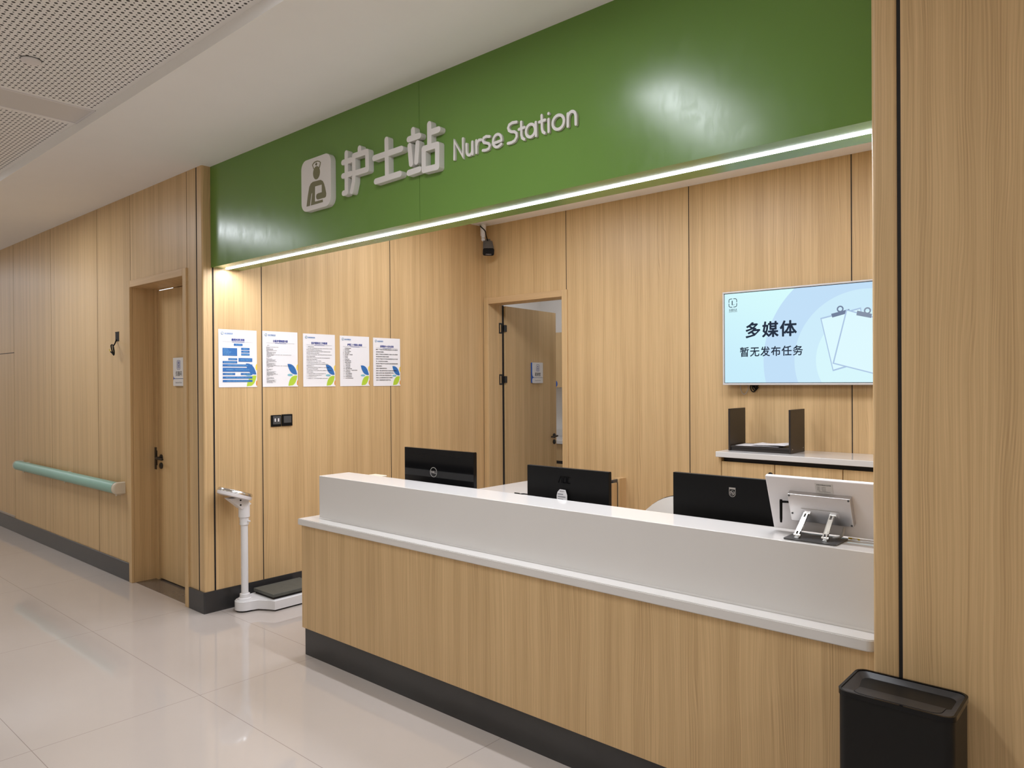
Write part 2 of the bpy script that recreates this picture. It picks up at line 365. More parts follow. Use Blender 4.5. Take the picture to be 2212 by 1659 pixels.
# pier at the right of the opening: narrow strip with a rounded arris, black groove, wide panel
mb = MB().rbox(XC, -.5795, YCOL, YCOL + .03, .0, ZC, .014, 4, 0, 2).box(-.5705, XE, YCOL, YCOL + .006, 0, ZC)
mb.box(XC, XC + .02, YCOL + .016, YB, 0, ZC, 0).box(XC + .02, XE, YCOL + .0061, YB + .02, 0, ZC, 1)
struct(mb.build('wall_right', ['wood', 'dark'], ang=60))
struct(MB().box(XW, XE, -3.42, -3.3, 0, ZC).build('wall_front', 'plaster', smooth=False))
struct(MB().box(XW - .1, XW, -3.4, YL + .26, 0, ZC).build('wall_far', 'plaster', smooth=False))
struct(MB().box(XE, XE + .1, -3.4, YB, 0, ZC).build('wall_near', 'plaster', smooth=False))
# ceiling: plain border, coffer with perforated board
YR, YR0, ZP = 1.586, -.55, 3.155
mb = MB().box(XW, XE, YR, 8.1, ZC, ZC + .25).box(XW, XE, -3.4, YR0, ZC, ZC + .25).box(XW, XE, YR0, YR, ZP, ZP + .2, 1)
struct(mb.build('ceiling', ['plaster', 'perf'], smooth=False))
# skirtings
struct(MB().rbox(XW, -6.236, YL - .010, YL + .02, 0, ZB, .002, 1).build('baseboard_left', 'base', smooth=False))
bx_ = XR + .008; by_ = YL - .010
bo_ = [(-5.186, by_), (bx_ - .01, by_)] + [(bx_ - .01 + .01 * math.sin(math.radians(t)), by_ + .01 - .01 * math.cos(math.radians(t))) for t in range(15, 91, 15)] + [(bx_, YB - .01), (XR - .003, YB - .01), (XR - .003, YL + .003), (-5.186, YL + .003)]
struct(MB().poly([Vector((x, y, ZB)) for x, y in bo_], (0, 0, 1), ZB).build('baseboard_inner', 'base'))
struct(MB().box(DX1 + .06, XC, YB - .008, YB, 0, ZB).build('baseboard_back', 'base', smooth=False))
struct(MB().box(XW, XE, -3.3, -3.29, 0, ZB).build('baseboard_front', 'base', smooth=False))
# cabinet plinth grille at the far left
mb = MB()
for i in range(3): mb.box(XW, sa - .02, YL - .004, YL + .001, .152 + i * .008, .156 + i * .008)
struct(mb.build('trim_1', 'alu', smooth=False))
# green fascia over the opening (two lacquered boards with a fine joint), underside channel for the light
mb = MB(); jx = -2.7806
for x0, x1 in ((XR + .001, jx - .0012), (jx + .0012, XC + .012)):
    mb.box(x0, x1, YF, YF + .02, ZF, ZC)
mb.box(XR + .001, XC + .012, YF + .02, 2.545, ZF, ZF + .02).box(XR + .001, XC + .012, 2.581, YF2, ZF, ZF + .02).box(XR + .001, XC + .012, YF2 - .02, YF2, ZF + .02, ZC)
mb.box(XR + .001, XC + .012, YF + .021, YF2 - .021, ZF + .0205, ZC)
struct(mb.build('trim_2', 'green', smooth=False))
led = empty('led_strip_light', (-2.83, 2.563, ZF), 'long thin white LED light line under the green sign board', 'strip light')
MB().box(-4.94, XC, 2.5455, 2.5805, ZF + .012, ZF + .02).build('channel', 'alu', led, smooth=False)
MB().rbox(-4.94, XC - .002, 2.5515, 2.5745, ZF - .005, ZF + .0118, .004, 2).build('diffuser', 'strip', led)

# ---- door 1 (instrument room, in the corridor wall) and its sill
def casing(parent, x0, x1, zt, y, wd, proj, depth, open_top):
    """architrave and lining of a door in a wall along X: opening x0..x1, height zt"""
    mb = MB()
    mb.rbox(x0 - wd, x0, y - proj, y + .01, 0, zt + wd, .003, 2).rbox(x1, x1 + wd, y - proj, y + .01, 0, zt + wd, .003, 2)
    mb.build('casing_side', 'wood', parent)
    MB().rbox(x0, x1, y - proj, y + .01, zt, zt + wd, .003, 2).build('casing_head', 'wood_h', parent)
    mb = MB().box(x0 - .018, x0, y + .0102, y + depth, 0, zt + .018).box(x1, x1 + .018, y + .0102, y + depth, 0, zt + .018)
    mb.box(x0, x1, y + .0102, y + depth, zt, zt + .018)
    mb.build('lining', 'wood', parent, smooth=False)
def lever(parent, fr, x, y, sgn, lowrose=True):
    """black lever handle: fr(x, y, out) plane of the leaf, sgn direction of the lever"""
    n = fr.N
    mb = MB().lathe([(.0, 0), (.026, .0), (.026, .007), (.022, .009), (.0, .009)], fr(x, y, .0), n, 20)
    mb.tube([fr(x, y, .005), fr(x, y, .045)], .009).tube([fr(x, y, .045), fr(x + sgn * .05, y - .002, .05), fr(x + sgn * .125, y - .004, .047)], [.0095, .0095, .0085])
    hd = mb.build('handle', 'black_metal', parent)
    MB().lathe([(.0, 0), (.026, .0), (.026, .008), (.021, .012), (.0, .013)], fr(x, y - .066, 0), n, 20).build('key_rose', 'black_metal', parent)
    return hd
d1 = empty('door_1', (-5.71, YL, 0), 'closed oak door set in the corridor wall beside the mint handrail', 'door'); d1['kind'] = 'structure'
X0, X1, Z1, YD = -6.177, -5.245, 2.363, 2.585
casing(d1, X0, X1, Z1, YL, .054, .012, .24, True)
mb = MB().box(X0, X0 + .05, YD - .012, YD + .03, 0, Z1).box(X1 - .05, X1, YD - .012, YD + .03, 0, Z1).box(X0 + .05, X1 - .05, YD - .004, YD + .03, Z1 - .012, Z1)
mb.build('stop', 'wood', d1, smooth=False)
MB().rbox(X0 + .052, X1 - .052, YD, YD + .04, .012, Z1 - .016, .002, 1).build('leaf', 'wood', d1, smooth=False)
fr1 = Frame((X0 + .052, YD, 0), (1, 0, 0), (0, 0, 1), (0, -1, 0))
lever(d1, fr1, .045, .995, 1)
MB().box(X0 + .003, X0 + .036, YD - .016, YD - .011, .895, 1.075).box(X0 + .036, X0 + .047, YD - .02, YD - .011, .93, 1.05).build('strike_plate', 'black_metal', d1, smooth=False)
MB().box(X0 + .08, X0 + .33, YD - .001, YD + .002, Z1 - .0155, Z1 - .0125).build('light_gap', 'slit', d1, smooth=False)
struct(MB().box(X0, X1, YL + .016, YD + .06, -.01, .0015).build('trim_3', 'sill', smooth=False))
# ---- door 2 (preparation room, leaf swung inwards)
d2 = empty('door_2', (-4.45, YB, 0), 'oak door standing open into the room behind the desk', 'door'); d2['kind'] = 'structure'
casing(d2, DX0, DX1, DZ, YB, .06, .012, .182, True)
MB().box(DX0 + .0002, DX0 + .004, YB + .135, YB + .182, 0, DZ).build('stop', 'wood', d2, smooth=False)
MB().box(DX0 - .018, DX0 + .005, YB + .1825, YB + .2085, 0, DZ).build('gap_shade', 'dark', d2, smooth=False)  # black strip stands in for the shade in the gap between jamb and leaf
HX, HY = -4.878, 5.418; LX, LY = -4.991, 6.376
LV = Vector((LX - HX, LY - HY, 0)); LN = LV.length; LU = LV / LN; LNn = Vector((LU.y, -LU.x, 0))    # front face looks to +X
fr2 = Frame((HX, HY, 0), LU, (0, 0, 1), LNn)
mb = MB(); fr2.rect(mb, .01, LN, .012, DZ - .006, 0, .04); mb.build('leaf', 'wood', d2, smooth=False)
mb = MB(); fr2.rect(mb, .005, .045, .012, DZ - .006, .004, .03); mb.build('leaf_edge', 'wood', d2, smooth=False)
lever(d2, fr2, LN - .05, .995, -1)
for z in (2.115, 1.61, .45):
    ya, yb_ = YB + .137, YB + .181; xa, xb = DX0 + .0042, DX0 + .007
    mb = MB().box(xa, xb, ya, ya + .014, z - .052, z + .052).box(xa, xb, yb_ - .012, yb_, z - .052, z + .052).box(xa, xb, ya + .014, yb_ - .012, z + .038, z + .052).box(xa, xb, ya + .014, yb_ - .012, z - .052, z - .038)
    mb.tube([(DX0 + .022, YB + .205, z - .033), (DX0 + .022, YB + .205, z + .033)], .011)
    fr2.rect(mb, .002, .022, z - .033, z + .033, .008, .006)
    mb.build('hinge', 'black_metal', d2)
# ---- preparation room behind door 2
struct(MB().box(-6.75, -3.2, 7.92, 8.05, 0, ZC).build('wall_preproom_back', 'plaster', smooth=False))
struct(MB().box(-6.85, -6.47, YB + .2, 8.05, 0, ZC).build('wall_preproom_left', 'plaster', smooth=False))
struct(MB().box(-3.3, -3.2, YB + .2, 8.05, 0, ZC).build('wall_preproom_right', 'plaster', smooth=False))
struct(MB().box(-6.47, XR - .2, YB + .1, YB + .2, 0, ZC).build('wall_preproom_front', 'plaster', smooth=False))
uc = empty('wall_cabinet', (-5.4, 7.76, 1.505), 'oak wall cabinet seen through the open door behind the desk', 'cabinet')
MB().box(-6.46, -4.2, 7.60, 7.915, 1.505, 2.222).build('body', 'wood', uc, smooth=False)
for i in range(4): MB().rbox(-6.30 + i * .505, -5.802 + i * .505, 7.578, 7.598, 1.507, 2.22, .0015, 1).build('door', 'wood', uc, smooth=False)
st = MB(); fs = Frame((-5.955, 7.5775, 1.553), (1, 0, 0), (0, 0, 1), (0, -1, 0)); fs.outline(st, ellipse(0, 0, .048, .048), .0005, .0004)
st = tag(st.rooted('round_sticker', 'blueplate', (-5.955, 7.577, 1.553)), 'round blue number sticker on the wall cabinet beyond the door', 'sticker')
mb = MB(); put_text(mb, fs, '3', -.014, .018, -.022, .022, .001, bold=.02); mb.build('numeral', 'paper', st)
pc = empty('prep_counter', (-5.4, 7.6, 0), 'oak base cabinet under the white worktop seen through the open door', 'cabinet')
MB().box(-6.46, -4.2, 7.36, 7.9, .1, .80).build('body', 'brown_black', pc, smooth=False)
for i in range(4):
    MB().rbox(-6.40 + i * .55, -5.86 + i * .55, 7.338, 7.358, .585, .795, .0015, 1).build('drawer', 'wood', pc, smooth=False)
    MB().rbox(-6.40 + i * .55, -5.86 + i * .55, 7.338, 7.358, .505, .545, .0015, 1).build('rail', 'wood', pc, smooth=False)
    MB().rbox(-6.40 + i * .55, -5.86 + i * .55, 7.338, 7.358, .12, .46, .0015, 1).build('door', 'wood', pc, smooth=False)
wt = empty('prep_worktop', (-5.4, 7.6, .8), 'white worktop with an upstand seen through the open door', 'worktop')
MB().rbox(-6.46, -4.2, 7.31, 7.915, .80, .845, .003, 2).build('slab', 'white_stone', wt); MB().rbox(-6.46, -4.2, 7.88, 7.915, .8455, .93, .003, 2).build('upstand', 'white_stone', wt)

# ---- ceiling lamps of the corridor (the one over the door is off), added fill lamps behind the viewer, station lamps
def lamp(parent, x, y, z, wx, wy, rad, col):
    d_ = bpy.data.lights.new('lamp', 'AREA'); d_.shape = 'RECTANGLE'; d_.size, d_.size_y = wx, wy; d_.color = col; d_.energy = rad * math.pi * wx * wy
    o_ = bpy.data.objects.new('lamp', d_); C.objects.link(o_); o_.parent = parent; o_.location = Vector((x, y, z)) - parent.location; return o_
lamp(led, (XC - 4.94) / 2, 2.563, ZF - .0068, XC + 4.93, .024, L_STRIP, COOL)
LEV = {'lamp_corr': (L_CORRIDOR, NEUTRAL), 'lamp_fill': (L_FILL, FILL), 'lamp_station': (L_STATION, WARM), 'lamp_prep': (L_PREP, NEUTRAL)}
def panel_light(x, y, wx, wy, z, mat, label, group=None):
    t = empty('ceiling_light', (x, y, z), label, 'ceiling light', group)
    mb = MB(); q = .012
    mb.box(x - wx / 2, x + wx / 2, y - wy / 2, y - wy / 2 + q, z - .004, z - .0003).box(x - wx / 2, x + wx / 2, y + wy / 2 - q, y + wy / 2, z - .004, z - .0003)
    mb.box(x - wx / 2, x - wx / 2 + q, y - wy / 2 + q, y + wy / 2 - q, z - .004, z - .0003).box(x + wx / 2 - q, x + wx / 2, y - wy / 2 + q, y + wy / 2 - q, z - .004, z - .0003)
    mb.build('frame', 'white_plastic', t, smooth=False)
    MB().box(x - wx / 2 + q, x + wx / 2 - q, y - wy / 2 + q, y + wy / 2 - q, z - .0025, z - .0003).build('diffuser', mat, t, smooth=False)
    if mat in LEV: lamp(t, x, y, z - .005, wx - 2 * q, wy - 2 * q, *LEV[mat])
    return t
panel_light(-4.712, .99, .30, 1.19, ZP, 'diff_off', 'unlit rectangular light panel in the perforated ceiling')
mb = MB().box(-4.868, -4.862, .39, 1.592, ZP - .002, ZP - .0002).box(-4.868, -4.556, 1.5855, 1.5862, ZP - .003, ZP - .0001)
mb.build('shadow_gap', 'dark', bpy.data.objects['ceiling_light'], smooth=False)
for x in (-2.03, -7.15, -12.2, 2.6): panel_light(x, .99, .30, 1.19, ZP, 'lamp_corr', 'lit corridor light panel in the perforated ceiling', 'lit corridor panels')
for x in (-8.5, -5.5, -2.5, .5): panel_light(x, -1.9, .6, .6, ZC, 'lamp_fill', 'lit square fill light panel added unseen behind the viewer', 'added fill panels')  # unseen panels added to brighten the room from behind the viewer
for x in (-4.0, -2.6, -1.3): panel_light(x, 3.85, .6, .6, ZC, 'lamp_station', 'lit square light panel over the nurses desk', 'station panels')
panel_light(-5.0, 6.5, .6, .6, ZC, 'lamp_prep', 'lit square panel in the room behind the open door')
dt = empty('ceiling_disc', (-4.067, 1.131, ZP), 'plain round grey cover disc on the perforated ceiling', 'cover disc')
MB().lathe([(.0, -.012), (.040, -.012), (.043, -.009), (.043, -.0003)], (-4.067, 1.131, ZP), n=32).build('cover', 'white_plastic', dt)
MB().lathe([(.046, -.003), (.046, -.0002)], (-4.067, 1.131, ZP), n=32).build('rim', 'slate', dt)

# ------------------------------------------------------------------ station sign on the fascia (3D letters traced where they stand)
sg = empty('station_sign', (-3.6, YF, 2.72), 'raised white nurse station lettering with nurse icon on the green fascia', 'sign')
FA = Frame((0, YF, 0), (1, 0, 0), (0, 0, 1), (0, -1, 0))
def zp(px, py, out, x0=620, y0=230, sc=3.3515):      # point of the photo enlargement -> (x, z) on the plane `out` in front of the fascia
    p = ony(x0 + px / sc, y0 + py / sc, YF - out); return (p.x, p.z)
def sign_part(name, strokes, wd, out, closed=()):
    mb = MB()
    for k, st in enumerate(strokes): FA.stroke(mb, [zp(*p, out) for p in st], wd, out + .00005 * k, out - .0005)
    return mb.build(name, 'signwhite', sg, ang=40)
OUT = .034
sign_part('character', [[(428, 337), (429, 622)], [(429, 622), (408, 628)], [(404, 406), (462, 388)], [(404, 504), (462, 486)], [(524, 302), (524, 345)],
    [(482, 358), (578, 326)], [(578, 326), (580, 455)], [(580, 455), (484, 485)], [(482, 358), (484, 485), (481, 545), (467, 615)]], .030, OUT)
sign_part('character', [[(719, 240), (723, 512)], [(630, 374), (826, 306)], [(642, 543), (816, 487)]], .031, OUT)
sign_part('character', [[(911, 170), (913, 222)], [(880, 238), (956, 211)], [(886, 285), (897, 415)], [(944, 266), (935, 400)], [(880, 481), (958, 454)],
    [(1029, 128), (1030, 290)], [(1032, 189), (1096, 166)], [(989, 307), (1087, 276)], [(1087, 276), (1087, 436)], [(1087, 436), (990, 460)], [(990, 460), (989, 307)]], .030, OUT)
def earc(cx, cy, rx, ry, a0, a1, sl=-.27, n=14):
    return [(cx + rx * math.cos(math.radians(t)), cy - ry * math.sin(math.radians(t)) + sl * rx * math.cos(math.radians(t))) for t in [a0 + (a1 - a0) * i / n for i in range(n + 1)]]
WL = .0125; OE = .012
for st in ([[(1210, 382), (1210, 252), (1272, 362), (1272, 232)]],
           [[(1298, 272)] + [(1299, 318)] + earc(1319, 318, 20, 34, 180, 350) + [(1340, 255)], [(1340, 255), (1343, 345)]],
           [[(1369, 246), (1370, 335)], [(1370, 290), (1376, 262), (1388, 243), (1404, 240)]],
           [[(1466, 217), (1440, 216), (1422, 228), (1417, 247), (1425, 262), (1444, 264), (1460, 268), (1467, 284), (1460, 304), (1441, 315), (1416, 318)]],
           [[(1490, 268), (1552, 245)] , [(1552, 245)] + earc(1521, 247, 31, 46, 10, 270) + [(1535, 285), (1550, 272)]],
           [[(1660, 112), (1630, 117), (1608, 132), (1600, 155), (1606, 174), (1622, 183), (1645, 182), (1661, 194), (1662, 218), (1648, 246), (1626, 260), (1598, 267)]],
           [[(1694, 112), (1696, 205), (1702, 228), (1716, 237)], [(1677, 166), (1718, 150)]],
           [earc(1762, 174, 33, 46, -3, 183), earc(1762, 174, 33, 46, 177, 363), [(1800, 114), (1802, 211)]],
           [[(1842, 64), (1845, 160), (1851, 183), (1864, 192)], [(1825, 113), (1867, 97)]],
           [[(1892, 92), (1893, 182)], [(1892, 50), (1892, 51.5)]],
           [earc(1963, 113, 41, 51, -3, 183), earc(1963, 113, 41, 51, 177, 363)],
           [[(2032, 52), (2032, 143)], [(2032, 92)] + earc(2061, 77, 28, 42, 170, 5) + [(2090, 128)]]):
    sign_part('letter', st, WL, OE)
# icon plaque
pc0 = [zp(*p, OUT) for p in ((103, 388), (318, 322), (318, 725), (107, 772))]
ix0, ix1 = (pc0[0][0] + pc0[3][0]) / 2, (pc0[1][0] + pc0[2][0]) / 2
izt, izb = ony(630 + 640 / 11.06, 320 + 190 / 11.06, YF - OUT).z, ony(630 + 560 / 11.06, 320 + 1460 / 11.06, YF - OUT).z
ix0, ix1 = ony(630 + 232 / 11.06, 390, YF - OUT).x, ony(630 + 937 / 11.06, 390, YF - OUT).x
mb = MB(); FA.outline(mb, rrect(ix0, ix1, izb, izt, .052, 8), OUT, OUT - .0005); plq = mb.build('icon_plaque', 'signwhite', sg, ang=40)
def q(px, py): p = ony(630 + px / 11.06, 320 + py / 11.06, YF - OUT - .001); return (p.x, p.z)
mb = MB(); O2, D2 = OUT + .0012, .001
hx, hz = q(592, 588); FA.outline(mb, ellipse(hx, hz, .034, .0375), O2, D2)
body = [(355, 1398), (385, 1150), (420, 930), (455, 850), (505, 806), (690, 757), (740, 785), (772, 850), (800, 960), (824, 1085), (818, 1150), (795, 1180), (620, 1228), (590, 1205),
        (583, 1150), (595, 1105), (630, 1080), (719, 1052), (719, 868), (555, 915), (552, 1270), (562, 1278), (740, 1228), (744, 1288), (458, 1370), (490, 1080), (480, 1074), (470, 1090), (432, 1378)]
FA.outline(mb, [q(*p) for p in body], O2, D2)
cap_out = [(535, 500), (518, 500), (508, 460), (488, 410), (500, 380), (540, 325), (610, 297), (660, 305), (694, 335), (690, 370), (668, 470), (648, 470), (670, 380), (676, 345), (655, 326), (610, 322), (550, 345), (505, 405), (530, 480)]
FA.outline(mb, [q(*p) for p in cap_out], O2, D2)
for p in ([(577, 352), (577, 418), (596, 412), (596, 346)], [(562, 380), (562, 400), (612, 384), (612, 364)]): FA.outline(mb, [q(*v) for v in p], O2 + .0001, D2)
mb.build('nurse_figure', 'olive', plq)

# ------------------------------------------------------------------ reception counter
XK = XC - .003
ZL, TL, ZU = .799, .037, 1.049
XP, YP, YLG, YU, YU2 = -3.792, 2.414, 2.400, 2.485, 2.696
ct = empty('reception_counter', (-2.3, 2.6, 0), 'long oak fronted reception counter with white stone ledge and raised top', 'counter')
MB().box(XP + .014, XK, YP + .012, 2.72, 0, .16).box(XP + .014, -3.30, 2.72, 4.48, 0, .16).build('plinth', 'base', ct, smooth=False)
jn = ony(756, 1300, YP).x
MB().rbox(XP, jn, YP, YP + .02, .1595, ZL - TL, .0012, 1).rbox(jn + .0003, XK, YP, YP + .02, .1595, ZL - TL, .0012, 1).rbox(XP, XP + .02, YP + .021, 4.50, .1595, ZL - TL, .0015, 1).build('front_panel', 'wood', ct, smooth=False)
MB().box(XP + .03, XK - .0, 2.70, 2.716, .1595, ZL - TL).box(-3.306, -3.29, 2.72, 4.48, .1595, ZL - TL).build('back_panel', 'wood', ct, smooth=False)
# ledge and desk slab in one outline, corner at the pier rounded
ol = [(-3.806, YLG), (-.685, YLG)] + [(-.685 + .028 * math.sin(math.radians(t)), YLG + .028 - .028 * math.cos(math.radians(t))) for t in range(15, 91, 15)] + [(-.657, 3.26), (-3.24, 3.26), (-3.24, 4.50), (-3.806, 4.50)]
mb = MB().poly([Vector((x, y, ZL)) for x, y in ol], (0, 0, 1), TL)
bm = bmesh.new(); me = bpy.data.meshes.new('tmp'); me.from_pydata(mb.v, [], mb.f); bm.from_mesh(me); bpy.data.meshes.remove(me)
bmesh.ops.bevel(bm, geom=[e for e in bm.edges if abs(e.verts[0].co.z - e.verts[1].co.z) < 1e-4], offset=.003, segments=2, affect='EDGES')
MB().bm(bm).build('ledge_slab', 'white_stone', ct)
mb = MB().rbox(-3.7135, XK - .002, YU, YU2, ZL + .0003, ZU, .0025, 2)
mb.add([(-3.7135, YU - .006, ZL + .0003), (XK - .002, YU - .006, ZL + .0003), (XK - .002, YU + .001, ZL + .0075), (-3.7135, YU + .001, ZL + .0075)], [(0, 1, 2, 3)])
mb.build('raised_top', 'white_stone', ct)

# ------------------------------------------------------------------ monitors seen from behind
def monitor(name, label, x0, x1, yb, zt, hgt, mat, zbase=ZL):
    t = empty(name, ((x0 + x1) / 2, yb + .06, zbase), label, 'monitor', 'monitors on the nurses desk')
    cx = (x0 + x1) / 2; z0 = zt - hgt
    MB().rbox(x0, x1, yb, yb + .022, z0, zt, .0015, 2).build('back_shell', mat, t)
    MB().rbox(x0 + .004, x1 - .004, yb + .0221, yb + .030, z0 + .004, zt - .004, .002, 1).build('front_bezel', 'black_matt', t)
    MB().rbox(cx - .14, cx + .14, yb - .012, yb - .0002, z0 + .015, z0 + .11, .008, 2).build('rear_bulge', mat, t)
    MB().rbox(cx - .035, cx + .035, yb - .010, yb + .004, zbase + .012, z0 + .0148, .004, 2).build('stand_neck', 'black_matt', t)
    MB().lathe([(0, 0.0005), (.105, .0005), (.105, .008), (.09, .013), (0, .014)], (cx, yb + .035, zbase), n=36, sx=1, sy=.8).build('stand_foot', 'black_matt', t)
    return t, Frame((cx, yb, 0), (1, 0, 0), (0, 0, 1), (0, -1, 0))
yM = 2.78
mx0, mx1 = ony(874, 990, yM).x, ony(1023, 990, yM).x; zt = ony(950, 971.5, yM).z
t, f = monitor('computer_monitor', 'glossy black monitor with a silver ring logo, leftmost of three on the desk', mx0, mx1, yM, zt, .33, 'black_gloss')
L0 = ony(936.8, 1020, yM); lx, lz = L0.x - f.O.x, L0.z
mb = MB(); f.outline(mb, ellipse(lx, lz, .0275, .0275, 36)[:] , .0012, .001); rg = MB()
R1, R2 = ellipse(lx, lz, .0275, .0275, 36), ellipse(lx, lz, .0248, .0248, 36)
for i in range(36): f.outline(rg, [R1[i], R1[(i + 1) % 36], R2[(i + 1) % 36], R2[i]], .0013, .001)
put_text(rg, f, 'D', lx - .0205, lx - .010, lz - .0065, lz + .0065, .0014, bold=.015)
put_text(rg, f, 'LL', lx + .004, lx + .0205, lz - .0065, lz + .0065, .0014, bold=.015)
ec, es = (lx - .003, lz), math.radians(38)
for k in (-1, 0, 1):
    o = (ec[0] + -math.sin(es) * .0042 * k, ec[1] + math.cos(es) * .0042 * k)
    f.stroke(rg, [(o[0] - math.cos(es) * .0045, o[1] - math.sin(es) * .0045), (o[0] + math.cos(es) * .0045, o[1] + math.sin(es) * .0045)], .002, .0014, .001)
f.stroke(rg, [(ec[0] - math.cos(es) * .0045 - math.sin(es) * .0042, ec[1] - math.sin(es) * .0045 + math.cos(es) * .0042), (ec[0] - math.cos(es) * .0045 + math.sin(es) * .0042, ec[1] - math.sin(es) * .0045 - math.cos(es) * .0042)], .002, .0014, .001)
rg.build('logo', 'alu', t, smooth=False)
mb = MB(); f.rect(mb, -.21, .19, zt - .034, zt - .0325, .0006, .0005); mb.build('vent_groove', 'black_matt', t, smooth=False)
ax0, ax1 = ony(1139, 1040, yM).x, ony(1315, 1050, yM).x; zt = ony(1227, 1012, yM).z
t, f = monitor('computer_monitor', 'matt black monitor with a white paper label, middle of three on the desk', ax0, ax1, yM, zt, .29, 'black_matt')
L0 = ony(1219, 1036.6, yM); lx, lz = L0.x - f.O.x, L0.z; lg = MB()
f.stroke(lg, [(lx - .034, lz - .014), (lx - .022, lz + .014), (lx - .014, lz + .014), (lx - .014, lz - .014)], .005, .001, .0008)
for s in ([(lx - .004, lz - .014), (lx - .004, lz + .014), (lx + .012, lz + .014), (lx + .012, lz - .014), (lx - .003, lz - .014)], [(lx + .034, lz + .013), (lx + .020, lz + .014), (lx + .020, lz - .014), (lx + .034, lz - .014)]): f.stroke(lg, s, .005, .001, .0008)
lg.build('logo', 'black_gloss', t, smooth=False)
P0 = ony(1217.5, 1085, yM); sx = P0.x - f.O.x; zs = ony(1217, 1057, yM).z
lab = MB(); f.outline(lab, [(sx - .031, zs - .12), (sx + .031, zs - .12), (sx + .031, zs - .024), (sx + .021, zs), (sx - .012, zs + .001), (sx - .026, zs - .013), (sx - .031, zs - .03)], .0135, .0008)
lab = lab.build('paper_label', 'paper', t, smooth=False); tx = MB()
for k in range(6): f.rect(tx, sx - .024, sx + (.022 if k % 2 else .008), zs - .024 - k * .012, zs - .0195 - k * .012, .0139, .0003)
put_text(tx, f, '固定资产', sx - .012, sx + .016, zs - .011, zs - .004, .0139, bold=.01)
tx.build('label_print', 'grey_ink', lab, smooth=False)
px0 = ony(1454, 1060, yM).x; zt = ony(1555, 1028.3, yM).z
t, f = monitor('computer_monitor', 'large matt black monitor with a small shield logo, beside the white touch terminal', px0, px0 + .54, yM, zt, .32, 'black_matt')
L0 = ony(1582, 1063.5, yM); lx, lz = L0.x - f.O.x, L0.z; lg = MB()
sh = [(lx - .0135, lz + .019), (lx + .0135, lz + .019), (lx + .0135, lz - .005)] + ellipse(lx, lz - .005, .0135, .0135, 12, 0, -180) + [(lx - .0135, lz - .005)]
shi = [(lx - .0115, lz + .012), (lx + .0115, lz + .012), (lx + .0115, lz - .005)] + ellipse(lx, lz - .005, .0115, .0115, 12, 0, -180) + [(lx - .0115, lz - .005)]
f.outline(lg, sh, .001, .0009); f.outline(lg, shi, .0012, .001, 1); f.outline(lg, ellipse(lx, lz - .002, .0098, .0098), .0014, .001, 0); f.outline(lg, ellipse(lx, lz - .002, .0085, .0085), .0015, .001, 1)
f.stroke(lg, [(lx - .007, lz + .001), (lx - .003, lz + .003), (lx, lz), (lx + .003, lz - .003), (lx + .007, lz - .001)], .0022, .0016, .001, 0); f.stroke(lg, [(lx - .007, lz - .004), (lx - .003, lz - .002), (lx, lz - .005), (lx + .003, lz - .008), (lx + .007, lz - .006)], .0018, .0016, .001, 0)
lg.build('logo', ['alu', 'black_matt'], t, smooth=False)

# ------------------------------------------------------------------ white touch terminal leaning on the counter top
tt = empty('touch_terminal', (-.86, 2.57, ZU), 'white tilted touch terminal on two chrome arms standing on the counter top', 'terminal')
TA = math.atan2(.08, .195); TO = Vector((-1.062, 2.636, 1.0585))
TF = Frame(TO, (1, 0, 0), (0, -math.sin(TA), math.cos(TA)), (0, -math.cos(TA), -math.sin(TA)))
MT = Matrix((( 1, 0, 0, TO.x), (0, math.cos(TA), -math.sin(TA), TO.y), (0, math.sin(TA), math.cos(TA), TO.z), (0, 0, 0, 1)))   # local y = away from us, z up the slab
WT, HT = .388, .2135
MB().rbox(0, WT, 0, .016, 0, HT, .004, 3).xf(MT).build('screen_body', 'white_plastic', tt)
MB().rbox(.006, WT - .006, .0162, .0175, .006, HT - .006, .0005, 1).xf(MT).build('glass', 'black_gloss', tt)
def tloc(px, py, out):        # enlargement pixel -> local (x, z) on plane `out` in front of the back
    u, v = 1640 + px / 8.508, 1010 + py / 8.508; d = ray(u, v); O = TO + TF.N * out; k = (O - CAM).dot(TF.N) / d.dot(TF.N); p = CAM + d * k - O
    return p.dot(TF.U), p.dot(TF.V)
bo = .024
cs = [tloc(*p, bo) for p in ((510, 480), (1665, 590), (1745, 1105))]
bx0, bx1, bz1, bz0 = cs[0][0], (cs[1][0] + cs[2][0]) / 2, (cs[0][1] + cs[1][1]) / 2, cs[2][1]
bz0 = max(bz0, .012)
hb = MB().rbox(bx0, bx1, -bo, -.0002, bz0, bz1, .002, 2).xf(MT).build('rear_housing', 'alu', tt)
for x, z in ((bx0 + .006, bz1 - .006), (bx1 - .006, bz1 - .006), (bx1 - .006, bz0 + .006), (bx0 + .008, bz0 + .03)):
    MB().lathe([(0, 0), (.0035, 0), (.0035, .0012), (0, .0014)], (x, -bo - .0001, z), (0, -1, 0), 12).xf(MT).build('screw', 'slate', hb)
ax, az1 = tloc(400, 615, .018); AT = TF(ax, az1, .018); AB = TF(bx0 + .001, az1 - .004, .012)
MB().tube([AB, AT + Vector((0, .002, -.002))], .0042).tube([AT + Vector((0, 0, .006)), AT, AT - Vector((0, 0, .06)), AT - Vector((0, 0, .075))], [.0042, .005, .0046, .0034]).build('antenna', 'black_matt', tt)
lb = [tloc(*p, .0) for p in ((1015, 280), (1345, 310), (1365, 490), (1045, 460))]
mb = MB(); TF.outline(mb, lb, .0006, .0004); lbo = mb.build('sticker', plain('grey_sticker', (.62, .60, .58), .5, noise=.02), tt, smooth=False)
tx = MB(); lx0, lx1, lz1 = lb[0][0] + .003, lb[1][0] - .002, lb[0][1]
